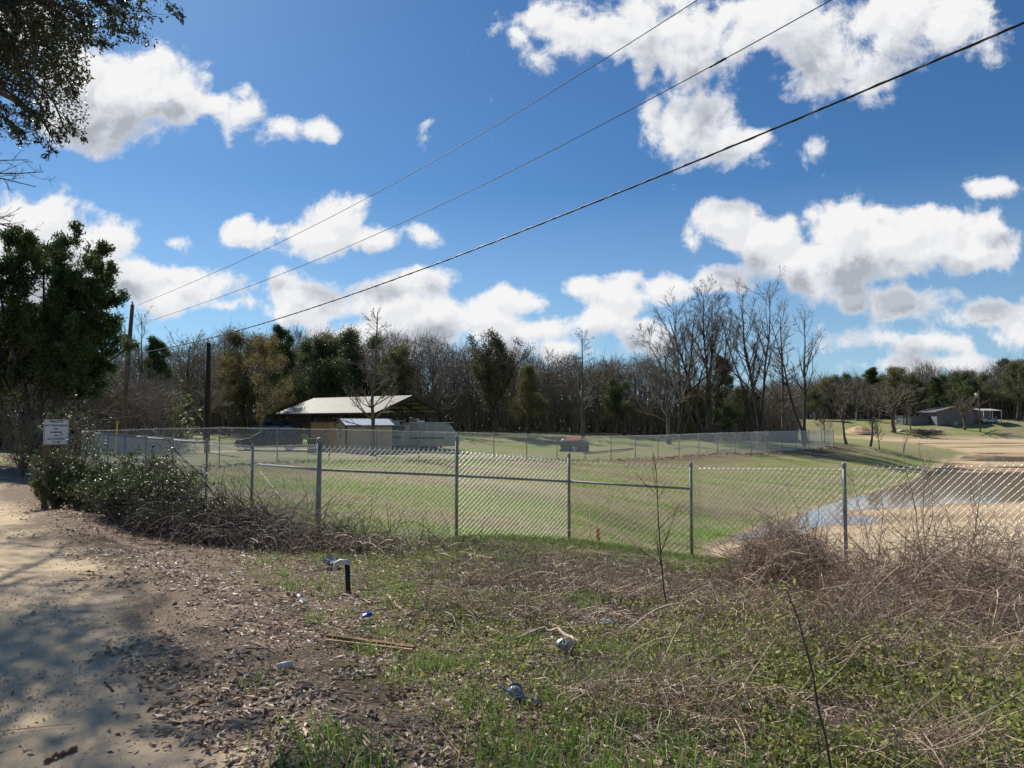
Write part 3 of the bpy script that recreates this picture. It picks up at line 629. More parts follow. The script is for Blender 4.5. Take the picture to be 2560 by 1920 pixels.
TREES = [ # kind, px, top, D, rz, label
 ('brown_oak', 10, 800, 52, 1, 'dark leafy tree at the far left edge beyond the bend of the sandy road'),
 ('broad', 60, 840, 60, 2, 'bare tree behind the trunk of the big cedar, left of the white sign'),
 ('pine', 215, 850, 66, 3, 'dark evergreen between the big cedar and the leaning utility pole'),
 ('broad', 262, 820, 58, 4, 'bare spreading tree directly left of the leaning utility pole'),
 ('lanky', 345, 775, 74, 5, 'thin bare tree with knotted limbs right of the leaning utility pole'),
 ('pine', 395, 845, 70, 2.2, 'dark green conifer between the leaning pole and the short dark pole'),
 ('broad', 455, 790, 84, .4, 'bare tree whose twigs top the wood left of the short dark pole'),
 ('broad', 515, 850, 72, 2.6, 'pale limbed bare tree right behind the short dark pole'),
 ('spire', 560, 800, 88, 1.7, 'tall bare tree just right of the short dark pole top'),
 ('budding', 650, 825, 73, .2, 'yellow green budding tree left of the pavilion roof'),
 ('pine', 705, 815, 86, 1.4, 'dark pointed evergreen rising behind the budding tree'),
 ('brown_oak', 610, 815, 90, 4.1, 'brownish evergreen behind and left of the budding tree'),
 ('budding', 575, 880, 84, 3.1, 'smaller olive budding tree between the short dark pole and the budding tree'),
 ('live_oak', 790, 822, 88, 3.3, 'dark round evergreen behind the left end of the pavilion roof'),
 ('brown_oak', 850, 815, 92, .7, 'brown green tree behind the left half of the pavilion roof'),
 ('spire', 932, 728, 49, .3, 'slender bare tree with level branches standing in front of the pavilion roof'),
 ('live_oak', 920, 810, 90, 5.0, 'dark evergreen crown directly behind the slender bare tree'),
 ('brown_oak', 1000, 850, 92, 2.5, 'low brown evergreen above the right end of the pavilion ridge'),
 ('broad', 1075, 825, 86, 1.0, 'bare tree right of the pavilion gable with one pale leaning limb'),
 ('spire', 1135, 850, 92, 3.6, 'faint bare tree between the pavilion and the dense dark oval tree'),
 ('dense', 1238, 822, 86, .5, 'dense dark oval tree with upswept branches right of the pavilion'),
 ('brown_oak', 1320, 905, 88, 5.6, 'low brown bushy tree right of the dense dark oval tree'),
 ('spire', 1375, 845, 98, 2.0, 'bare tree between the dense oval tree and the tree behind the red sheet'),
 ('spire', 1458, 790, 84, 1.2, 'tall fine twigged bare tree standing behind the block pit with the red sheet'),
 ('live_oak', 1560, 935, 90, 4.4, 'dark evergreen mound right of the tree behind the red sheet'),
 ('broad', 1530, 870, 96, .9, 'grey bare tree above the dark evergreen mound'),
 ('broad', 1672, 815, 79, 3.9, 'pale bare tree at the left side of the group of tall bare trees'),
 ('vase', 1765, 738, 86, 0.0, 'tallest many stemmed bare tree fanning out left in the tall group'),
 ('vase2', 1700, 762, 88, 2.6, 'left hand slender bare tree of the tall group, leaning outwards'),
 ('spire', 1960, 748, 89, 1.1, 'straight bare tree with short side twigs between the two rightmost tall trees'),
 ('pine', 1812, 890, 88, .9, 'ivy dark evergreen at the foot of the tall many stemmed trees'),
 ('vase2', 1905, 732, 87, .25, 'tall three stemmed bare tree in the middle of the tall group'),
 ('leaning', 2010, 790, 84, .2, 'dark bare tree whose trunk leans left over the end of the back fence'),
 ('lanky', 2016, 765, 86, 0.4, 'rightmost tall bare tree with crooked open limbs at the end of the back fence'),
 ('live_oak', 1860, 950, 94, 2.8, 'dark leafy understory tree below the tall three stemmed tree'),
 ('brown_oak', 1740, 960, 92, 1.9, 'brown leafy understory tree left of the tall three stemmed tree'),
 ('small', 2118, 905, 93, .6, 'small bare tree right of the back fence end with dark straight trunk'),
 ('small', 2172, 925, 92, 2.9, 'small bare tree standing alone in front of the orange dirt pile'),
 ('small', 2198, 1030, 90, 1.3, 'tiny bare sapling right of the small trees by the fence end'),
 ('small', 2060, 1000, 96, 2.0, 'low scrubby bare tree just behind the fence end'),
 ('domed', 2232, 915, 215, .5, 'wide bare tree left of the grey house beyond the basin'),
 ('domed', 2410, 958, 218, 2.1, 'domed bare tree growing in front of the grey house'),
 ('small', 2278, 985, 219, 1.1, 'small bare tree between the wide bare tree and the grey house'),
 ('live_oak', 2545, 885, 230, .8, 'big brown green oak at the right edge behind the carport'),
]
def place_tree(kind, px, top, D, rz, label, group=None, x=None):
    H, tm, cm, lm = PROTO[kind]; x = GX(px, D) if x is None else x; z = g1(x, D)
    h = PT(px, top, D)[2] - z; s = h / H
    o = empty('tree' if kind not in ('pine',) else 'evergreen_tree', (x, D, z - .05), rz, label=label, cat='tree', group=group)
    o.scale = (s * 1.18, s * 1.18, s) if kind[:4] == 'vase' else (s, s, s)
    obj('trunk', tm, parent=o); c = obj('crown', cm, parent=o)
    if lm: obj('foliage', lm, parent=c)
    return o
for t in TREES: place_tree(*t, group='trees around the field')
# far wood beyond the basin: individual evergreens in a row
rng = np.random.default_rng(77)
FW = ['dark oak starting the distant wood left of the orange dirt pile', 'brownish tree just left above the orange dirt pile', 'dark crown directly above the orange dirt pile', 'bare tree right of the orange dirt pile in the distant wood', 'narrow dark evergreen left of the wide bare tree beyond the basin', 'dark oak behind the crown of the wide bare tree beyond the basin', 'brown crown right behind the wide bare tree beyond the basin', 'dark oak above the white tarp heap', 'bare tree above the grey brush pile in the distant wood', 'narrow evergreen above the left corner of the grey house', 'dark oak behind the left half of the grey house', 'brown crown behind the domed bare tree', 'dark oak above the carport', 'bare grey tree in the distant wood right of the yard light', 'narrow evergreen at the right of the carport roof', 'dark oak near the right edge behind the big brown green oak', 'brown crown at the very right edge of the distant wood', 'dark oak cut by the right edge of the view', 'bare tree beyond the right edge of the view']
k = 0
for px in np.arange(2040, 2680, 34):
    kind = ['live_oak', 'brown_oak', 'live_oak', 'broad', 'pine'][k % 5]; D = 245 + 14 * (k % 3)
    top = np.interp(px, [2040, 2100, 2250, 2330, 2400, 2450, 2500, 2560, 2680], [955, 925, 912, 935, 918, 925, 915, 880, 870]) + rng.uniform(-6, 14)
    o = place_tree(kind, px, top, D, rng.uniform(0, 6), FW[k], 'trees of the distant wood beyond the basin'); k += 1
    o.scale = (o.scale[0] * 1.25, o.scale[1] * 1.25, o.scale[2])
# continuous wood mass behind the tree line (uncountable)
def wood(name, xf, D0, D1, ztop, n, seed, m, m2, sz=1.):
    r = np.random.default_rng(seed); g = Geo()
    px = r.uniform(xf[0], xf[1], n); D = r.uniform(D0, D1, n); x = (px - 1280) / F * D
    zg = gz(x, D, False); top = np.array([ztop(p) for p in px]) + (fb(px, px * 0, 60, seed, 3) - .5) * 110
    ht = (HOR - top) / F * D + EYE - zg; v = r.random(n) ** .75
    P = np.stack([x, D, zg + ht * v], 1)
    K = 4; d = r.normal(size=(n, 3)); d[:, 2] = np.abs(d[:, 2]) + .4; d /= np.linalg.norm(d, axis=1, keepdims=True)
    L = r.uniform(.8, 2.2, n)[:, None, None] * sz; t = np.linspace(0, 1, K)[None, :, None]
    Q = P[:, None, :] + d[:, None, :] * t * L + np.cumsum(r.normal(size=(n, K, 3)) * .12, axis=1)
    g.tubes(Q, np.linspace(.022, .008, K)[None] * r.uniform(.7, 1.3, (n, 1)) * sz, 3)
    # upright stems
    q = n // 16; sx = x[:q]; ln = r.normal(size=q) * .45; P2 = np.stack([np.stack([sx + ln * k_, D[:q] + 0 * ln, zg[:q] + ht[:q] * k_ * .3], 1) + r.normal(size=(q, 3)) * [.12, .12, 0] for k_ in range(4)], 1)
    g.tubes(P2, np.array([[.075, .055, .035, .012]]) * r.uniform(.4, 1.3, (q, 1)) * sz, 4)
    obj(name, g, m, kind='stuff', label='dense tangle of bare twigs and brush filling the wood behind the field', cat='woodland')
    g = Geo(); nn = int(n * 2.6); idx = r.integers(0, n, nn); pj = P[idx] + r.normal(size=(nn, 3)) * .5; vv = (P[idx, 2] - zg[idx]) / ht[idx]; pj[:, 2] = np.where(r.random(nn) < .4, zg[idx] + (pj[:, 2] - zg[idx]) * .45, pj[:, 2]); keep = ((vn(pj[:, 0], pj[:, 2] * 2, 5 * sz, seed + 5) > .40) | (pj[:, 2] < zg[idx] + ht[idx] * .35)) & (vv < .93)
    pj = pj[keep]; pj[:, 1] += 3 * sz
    g.leaves(pj, r.uniform(.16, .42, len(pj)) * sz, r, aspect=.6)
    obj('understory_foliage', g, m2, kind='stuff', label='dark evergreen undergrowth between the trees of the wood', cat='undergrowth')
wood('woodland_brush', (-350, 1990), 93, 112, lambda p: np.interp(p, [-300, 300, 600, 900, 1150, 1250, 1400, 1650, 1750, 2000], [868, 888, 848, 850, 875, 900, 912, 930, 960, 985]), 62000, 5, M['twig'], M['oakb'])
wood('road_bend_brush', (-500, 420), 48, 62, lambda p: np.interp(p, [-300, 100, 250, 420], [850, 880, 940, 1010]), 16000, 6, M['twig'], M['oak'])
wood('far_brush', (1930, 2760), 262, 290, lambda p: np.interp(p, [1930, 2560, 2700], [965, 935, 910]), 16000, 8, M['twig'], M['oak'], 2.4)
# ------------------------------------------------------------------ big cedar at the left
def cedar():
    rng = np.random.default_rng(31); x, D = GX(112, 29.5), 29.5; z = g1(x, D); H = PT(200, 590, D)[2] - z
    o = empty('cedar_tree', (x, D, z), label='large dark evergreen cedar with ragged crown behind the white sign', cat='tree')
    P, Rr = trunk_path(rng, H * .86, 10, .06, (.6, .2), (0, 0), .25, .05); P2, R2 = trunk_path(rng, H * .72, 10, .06, (1.5, .2), (.2, 0), .13, .03); P3, R3 = trunk_path(rng, H * .8, 10, .06, (-1.8, .2), (.0, 0), .15, .03)
    tr = Geo(); P4, R4 = trunk_path(rng, H * .9, 10, .06, (-.7, .5), (-.1, .1), .14, .03); P5, R5 = trunk_path(rng, H * .78, 10, .06, (-3.0, -.2), (-.1, .1), .14, .03); PP = np.stack([P, P2, P3, P4, P5]); RR = np.stack([Rr, R2, R3, R4, R5]); tr.tubes(PP, RR, 10)
    A, B = branch(rng, PP, RR, 22, .40, .95, .08, .4, 6, tmin=.26, wob=.09, lend=.5); tr.tubes(A, B, 5)
    c = Geo(); A2, B2 = branch(rng, A, B, 11, .55, .75, .08, .5, 5, minr=.012); c.tubes(A2, B2, 3)
    A3, B3 = branch(rng, A2, B2, 5, .5, .55, .12, .6, 4, minr=.008); c.tubes(A3, B3, 3)
    dd, db = branch(rng, PP, RR, 10, .35, 1.35, -.03, .2, 6, tmin=.12, tmax=.45, wob=.12, lend=.9, minr=.014); tr.tubes(dd, db, 4)
    obj('trunk', tr, M['bark_dk'], o, True); co = obj('crown', c, M['twig'], o)
    # feathery sprays following the last branchlets
    n = 130000; idx = rng.integers(0, len(A3), n); f = rng.random(n)[:, None]; a = A3[idx, 1]; b = A3[idx, 3]
    Q = a + (b - a) * f + rng.normal(size=(n, 3)) * .09; dv = (b - a) / (np.linalg.norm(b - a, axis=1, keepdims=True) + 1e-6)
    l = Geo(); l.leaves(Q, rng.uniform(.08, .2, n), rng, dirs=dv, aspect=.35); obj('foliage', l, M['cedar'], co)
cedar()
# ------------------------------------------------------------------ overhanging tree at top left
def overhang():
    rng = np.random.default_rng(41)
    o = empty('overhanging_tree', (-8.6, 9.5, 0), label='leafy evergreen oak whose boughs hang into the upper left of the view over the road', cat='tree')
    P, Rr = trunk_path(rng, 9, 9, .05, (.3, 0), (0, 0), .30, .12); tr = Geo(); tr.tube(P, Rr, 12)
    cr = Geo(); lf = Geo(); off = np.array([-8.6, 9.5, 0])
    # boughs : start high on trunk, end at given picture positions
    ends = [(410, 12, 10.2), (330, 75, 10.6), (330, 20, 9.6), (250, 130, 11), (250, 40, 10), (190, 210, 10.2), (170, 330, 10.8), (140, 120, 9.5), (90, 260, 10), (60, 340, 11.2), (100, 30, 9), (30, 150, 9.5), (180, -60, 9), (300, -90, 9.5), (10, 300, 10), (-60, 200, 9), (-60, 20, 9), (60, -120, 9), (420, -120, 11), (-150, 330, 10), (150, 355, 11.5)]
    BP = []; BR = []
    for e in ends:
        E = PT(*e) - off; st = np.array([.2, 0, rng.uniform(5.5, 8.5)]); t = np.linspace(0, 1, 8)[:, None]
        mid = (st + E) / 2 + np.array([0, 0, rng.uniform(.3, 1.2)])
        q = (1 - t) ** 2 * st + 2 * t * (1 - t) * mid + t * t * E + rng.normal(size=(8, 3)) * .05; BP.append(q); BR.append(np.linspace(.06, .008, 8))
    BP = np.array(BP); BR = np.array(BR); tr.tubes(BP, BR, 6)
    A, B = branch(rng, BP, BR, 14, .22, .75, -.03, .5, 5, tmin=.45, wob=.12, lend=.6, minr=.004); cr.tubes(A, B, 4)
    A2, B2 = branch(rng, A, B, 4, .55, .7, -.04, .6, 4, minr=.0025); cr.tubes(A2, B2, 3)
    n = 15000; idx = rng.integers(0, len(A2), n); f = rng.random(n); i = np.minimum((f * 3).astype(int), 2); fr_ = (f * 3 - i)[:, None]
    Q = A2[idx, i] * (1 - fr_) + A2[idx, i + 1] * fr_ + rng.normal(size=(n, 3)) * .02; dv = A2[idx, i + 1] - A2[idx, i]; dv /= np.linalg.norm(dv, axis=1, keepdims=True)
    lf.leaves(Q, rng.uniform(.04, .085, n), rng, dirs=dv * .8, aspect=.38, fold=.04)
    # unseen part of the crown on the sun side, which shades the road
    m = 30000; C0 = np.array([[-9.5, 15.0, 9.0], [-8.3, 13.9, 9.0], [-10.8, 16.4, 9.0], [-9.6, 13.2, 9.0], [-12.2, 19.4, 9.4], [-7.6, 12.6, 9.6], [-11.6, 17.6, 10.2], [-10.2, 14.4, 10.0]]) - off
    ci = rng.integers(0, 8, m); d = rng.normal(size=(m, 3)); d /= np.linalg.norm(d, axis=1, keepdims=True)
    Q = C0[ci] + d * (rng.random(m) ** .5)[:, None] * np.array([1.7, 1.7, .7]); Q = Q[vn(Q[:, 0], Q[:, 1], .7, 71) * .7 + vn(Q[:, 0], Q[:, 1], .25, 72) * .3 > .53]
    wpx = 1280 + (Q[:, 0] + off[0]) / (Q[:, 1] + off[1]) * F; wpy = HOR - (Q[:, 2] + off[2] - EYE) / (Q[:, 1] + off[1]) * F
    ok = lambda a, b, c: ((a < 150 + 90 * vn(c, b / 40, 1, 73) - b * .1) & (b < 300 + 60 * vn(a / 40, c, 1, 74))) | ((b < 50 + 50 * vn(a / 40, c, 1, 75)) & (a < 380)) | (b < -60)
    Q = Q[ok(wpx, wpy, Q[:, 1])]
    lf.leaves(Q, rng.uniform(.06, .11, len(Q)), rng, aspect=.42, fold=.05)
    for k_ in range(8):
        if k_ in (1, 5): continue
        q = np.linspace(np.array([.2, 0, 7]), C0[k_], 6) + rng.normal(size=(6, 3)) * .08; rr = np.linspace(.09, .02, 6); tr.tube(q, rr, 6)
        A, B = branch(rng, q[None], rr[None], 22, .35, .8, .0, .5, 5, tmin=.5, wob=.15, lend=.8, minr=.006)
        e = A[:, -1] + off; ap = 1280 + e[:, 0] / e[:, 1] * F; bp = HOR - (e[:, 2] - EYE) / e[:, 1] * F; kk = ok(ap + 40, bp + 40, e[:, 1]); cr.tubes(A[kk], B[kk], 3)
    obj('trunk', tr, M['bark_dk'], o, True); co = obj('crown', cr, M['bark_dk'], o); obj('foliage', lf, M['hang'], co)
    # bare drooping tree at the left edge
    o = empty('bare_tree', (-13.2, 15, 0), label='bare tree at the left edge whose thin drooping branches hang below the leafy boughs', cat='tree'); off = np.array([-13.2, 15, 0])
    P, Rr = trunk_path(rng, 8, 9, .05, (.3, 0), (0, 0), .2, .05); tr = Geo(); tr.tube(P, Rr, 10); BP = []; BR = []
    for e in [(100, 470, 14.5), (105, 430, 14), (60, 395, 15), (20, 560, 14), (90, 600, 15), (-40, 520, 14), (-30, 420, 15), (-120, 460, 14), (50, 640, 14.6)]:
        E = PT(*e) - off; st = np.array([.1, 0, rng.uniform(5.5, 7.8)]); t = np.linspace(0, 1, 8)[:, None]; mid = (st + E) / 2 + np.array([0, 0, .5])
        BP.append((1 - t) ** 2 * st + 2 * t * (1 - t) * mid + t * t * E + rng.normal(size=(8, 3)) * .04); BR.append(np.linspace(.04, .007, 8))
    BP = np.array(BP); tr.tubes(BP, np.array(BR), 5); cr = Geo()
    A, B = branch(rng, BP, np.array(BR), 9, .28, .6, .0, .5, 5, tmin=.3, wob=.14, minr=.005); cr.tubes(A, B, 3)
    A, B = branch(rng, A, B, 5, .5, .6, .0, .6, 4, minr=.004, wob=.14); cr.tubes(A, B, 3)
    obj('trunk', tr, M['bark_dk'], o, True); obj('crown', cr, M['bark_dk'], o)
overhang()
# ------------------------------------------------------------------ poles, wires
def poles():
    xb, D = GX(303, 45), 45.; zb = g1(xb, D); top = PT(331, 762, D)
    o = empty('utility_pole', (xb, D, zb), label='tall leaning wooden utility pole with a grey transformer can', cat='utility pole', group=None)
    T_ = top - np.array([xb, D, zb])
    obj('pole', Geo().tube([(0, 0, -.5), T_ * .5, T_], [.17, .14, .11], 12), M['wood'], o, True)
    c = PT(311, 853, D) - np.array([xb, D, zb])
    t = obj('transformer', Geo().lathe(c, [(.001, -.42), (.24, -.42), (.26, -.38), (.26, .30), (.30, .32), (.29, .38), (.12, .46), (.001, .47)], 20), M['galv'], o, True)
    obj('bushing', Geo().tube([c + [0, 0, .45], c + [0.02, 0, .75]], [.05, .03], 8), M['bucket'], t, True)
    obj('bracket', Geo().beam(c + [.2, 0, .1], c + [.5, 0, .1], .06, .08).beam(c + [.2, 0, -.2], c + [.5, 0, -.2], .06, .08), M['galv'], o)
    obj('insulator', Geo().lathe(T_ + [0, 0, 0], [(.05, 0), (.06, .1), (.03, .14), (.05, .2), (.001, .22)], 10), M['bucket'], o, True)
    x2, D2 = GX(519, 51), 51.; z2 = g1(x2, D2); h = PT(519, 858, D2)[2] - z2
    o = empty('wooden_pole', (x2, D2, z2), label='short thick dark wooden pole standing upright inside the wood edge by the parked car', cat='pole')
    obj('pole', Geo().tube([(0, 0, -.4), (-.03, 0, h * .5), (-.06, 0, h)], [.19, .175, .155], 14), M['wood_dk'], o, True)
    obj('bolt', Geo().tube([(-.06 - .3, 0, h - .25), (.3, 0, h - .1)], .02, 6), M['galv'], o)
    # wires in the vertical plane from a point right of the camera to the leaning pole
    A = np.array([8.4, 10.0]); Bp = np.array([xb + .35, D])
    def onplane(px, py, sh=0.):
        k_ = (px - 1280) / F; d = Bp - A; n = np.array([-d[1], d[0]]) / np.hypot(*d); a = A + n * sh
        # x=k*y ; a+t*d
        t = (a[0] - k_ * a[1]) / (k_ * d[1] - d[0]); y = a[1] + t * d[1]; return PT(px, py, y)
    def wire(pts, r, lab, sh=0., end=None):
        P_ = [onplane(*q, sh) for q in pts]
        e = P_[0] + (P_[0] - P_[1]) / np.linalg.norm(P_[0] - P_[1]) * 3; P_ = [e] + P_
        if end is not None: P_.append(end)
        P_ = np.array(P_); s_ = np.r_[0, np.cumsum(np.linalg.norm(np.diff(P_, axis=0), axis=1))]; u = np.linspace(0, s_[-1], 60)
        # smooth fit by quadratic in arc length for sag, keeps wire clean
        Q = np.stack([np.polyval(np.polyfit(s_, P_[:, k_], 3), u) for k_ in range(3)], 1)
        o = empty('power_line', (0, 0, 0), label=lab, cat='power line', group='overhead power lines'); obj('cable', Geo().tube(Q, r, 8), M['cable'], o, True)
        return o, Q
    tp = top
    wire([(1740, 0), (1480, 170), (1200, 335), (950, 480), (730, 588), (520, 690), (345, 763)], .009, 'topmost thin power line running up to the top of the leaning pole', 0.3)
    o, Q = wire([(2068, 0), (1827, 132), (1500, 322), (1200, 461), (984, 569), (700, 686), (393, 796), (340, 815)], .010, 'middle thin power line with a short splice sleeve', 0.0)
    qi = int(np.argmin([abs(1280 + F * q_[0] / q_[1] - 1850) for q_ in Q])); sp = np.array([Q[qi] - (Q[qi + 1] - Q[qi]) * .25, Q[qi] + (Q[qi + 1] - Q[qi]) * .25]); obj('splice_sleeve', Geo().tube(sp, .022, 8), M['cable'], o, True)
    o, Q = wire([(2560, 55), (2122, 240), (1692, 421), (1200, 618), (920, 725), (683, 801), (428, 866), (345, 884)], .020, 'lowest and thickest twisted power cable crossing the whole sky', -.2)
    t = np.linspace(0, len(Q) - 1, 900); Qi = np.stack([np.interp(t, np.arange(len(Q)), Q[:, k_]) for k_ in range(3)], 1)
    ph = t * 5.2; hel = Qi + np.stack([0 * ph, np.cos(ph) * .022, np.sin(ph) * .022], 1); obj('messenger_wire', Geo().tube(hel, .009, 4, False), M['galv'], o)
    # yellow guy guard
    b = PT(289, 1086, 42); t_ = PT(294, 1052, 42); b[2] = g1(b[0], 42)
    o = empty('guy_guard', b, label='slim yellow guy wire guard beside the foot of the leaning pole', cat='guard'); obj('guard', Geo().tube([(0, 0, 0), t_ - b], .045, 8), M['yellow'], o, True)
poles()
# ------------------------------------------------------------------ sign
def sign():
    D = 14.9; c = PT(141, 1080, D); x, y = c[0], D; b = g1(x, y)
    o = empty('notice_sign', (x, y, 0), R(28), label='white private property notice board on a square wooden post among the shrubs', cat='sign')
    w, h = .43, .50; zc = c[2]
    obj('board', Geo().box((0, -.06, zc), (w, .012, h)), M['sign'], o)
    obj('post', Geo().box((-.17, 0, (b + zc) / 2 - .1), (.10, .10, zc - b + .4)), M['wood'], o)
    lines = [('PRIVATE', 'ink', .062, .185), ('NO TRESPASSING', 'inkk', .047, .115), ('NO', 'inkk', .05, .045), ('DUMPING', 'ink', .045, -.02), ('OR', 'inkk', .045, -.085), ('ALL HUNTING', 'ink', .045, -.15), ('TO BE', 'inkk', .05, -.215)]
    bw = Geo(); 
    for x0, z0, ww, hh in ((0, .235, w - .03, .006), (0, -.235, w - .03, .006), (-w / 2 + .015, 0, .006, .47), (w / 2 - .015, 0, .006, .47)): bw.box((x0, -.0675, zc + z0), (ww, .002, hh))
    obj('border', bw, M['inkk'], o)
    for s_, mm, size, dz in lines:
        cu = bpy.data.curves.new('t', 'FONT'); cu.body = s_; cu.size = size; cu.align_x = 'CENTER'; cu.extrude = .001; cu.offset = .0012
        t = bpy.data.objects.new('t', cu); C.objects.link(t); bpy.context.view_layer.update()
        me = bpy.data.meshes.new_from_object(t.evaluated_get(bpy.context.evaluated_depsgraph_get())); bpy.data.objects.remove(t)
        me.materials.clear(); me.materials.append(M[mm]); q = obj('lettering', me, parent=o); q.location = (0, -.0685, zc + dz); q.rotation_euler = (math.pi / 2, 0, 0)
sign()
# ------------------------------------------------------------------ pavilion
def frame(o_, ux): # local axes helper
    u = np.array([ux[0], ux[1], 0.]); u /= np.linalg.norm(u); v = np.array([-u[1], u[0], 0.]); return u, v
def pavilion():
    E = PT(940, 1031, 60); W_ = PT(690, 1034, 67.5); u = W_ - E; u[2] = 0; L = np.linalg.norm(u); u /= L
    v = np.array([-u[1], u[0], 0]);  v = v if v[1] > 0 else -v
    wd = 8.6; zE = PT(940, 1031, 60)[2]; zR = PT(1031, 988, 63.4)[2]; th = .05
    o = empty('pavilion', (E[0], E[1], 0), label='open sided pole pavilion with pale corrugated metal gable roof', cat='pavilion'); 
    def pt(a, b, z): return u * a + v * b + np.array([0, 0, z])
    for k_, (b0, b1) in enumerate(((0, wd / 2), (wd, wd / 2))):
        g = Geo(); n = 96; a = np.linspace(0, L, n + 1); rib = np.where(np.arange(n + 1) % 3 == 0, .035, 0)
        for lo, hi, sh in ((0, 1, .0), (0, 1, -th)):
            V = np.array([pt(a[i], b0 + (b1 - b0) * s_, zE + (zR - zE) * s_ + rib[i] + sh) for s_ in (0, 1) for i in range(n + 1)])
            i = np.arange(n); g.add(V, np.stack([i, i + 1, i + n + 2, i + n + 1], 1))
        V = np.array([pt(a[i], b0, zE + rib[i] * (1 - q) - th * q) for q in (0, 1) for i in range(n + 1)]); i = np.arange(n); g.add(V, np.stack([i, i + 1, i + n + 2, i + n + 1], 1))
        obj('roof', g, M['tin'], o)
    g = Geo()
    for a in np.linspace(.15, L - .15, 6):   # trusses
        z0 = zE - .12; tr = Geo(); tr.beam(pt(a, .2, z0 - .12), pt(a, wd - .2, z0 - .12), .06, .16)
        for b0 in (.1, wd - .1): tr.beam(pt(a, b0, z0 - .02), pt(a, wd / 2, zR - .16), .06, .14)
        for f in (.3, .5, .7): tr.beam(pt(a + .04, wd * f, z0 - .1), pt(a + .04, wd * (.5 + (f - .5) * .6), zR - .2 - abs(f - .5) * 1.6), .05, .1)
        obj('truss', tr, M['wood_dk'], o)
    for s_ in np.linspace(.08, .95, 5):
        g.beam(pt(.02, wd / 2 * s_, zE + (zR - zE) * s_ - .11), pt(L - .02, wd / 2 * s_, zE + (zR - zE) * s_ - .11), .05, .08)
        g.beam(pt(.02, wd - wd / 2 * s_, zE + (zR - zE) * s_ - .11), pt(L - .02, wd - wd / 2 * s_, zE + (zR - zE) * s_ - .11), .05, .08)
    obj('purlins', g, M['wood_dk'], o)
    for a in np.linspace(.3, L - .3, 4):
        for b0 in (.35, wd - .35):
            p = pt(a, b0, 0) + E; z = g1(p[0], p[1]); q = pt(a, b0, 0)
            obj('post', Geo().box((q[0], q[1], (z + zE - .3) / 2), (.2, .2, zE - .3 - z + .3), math.atan2(u[1], u[0])), M['wood_dk'], o)
            if b0 < 1:
                obj('knee_brace', Geo().beam(pt(a, b0, zE - 1.0), pt(min(a + .8, L), b0, zE - .3), .06, .1), M['wood_dk'], o)
    obj('fascia', Geo().beam(pt(-.04, 0, zE - .12), pt(-.04, wd / 2, zR - .1), .04, .16).beam(pt(-.04, wd, zE - .12), pt(-.04, wd / 2, zR - .1), .04, .16), M['trim'], o)
pavilion()
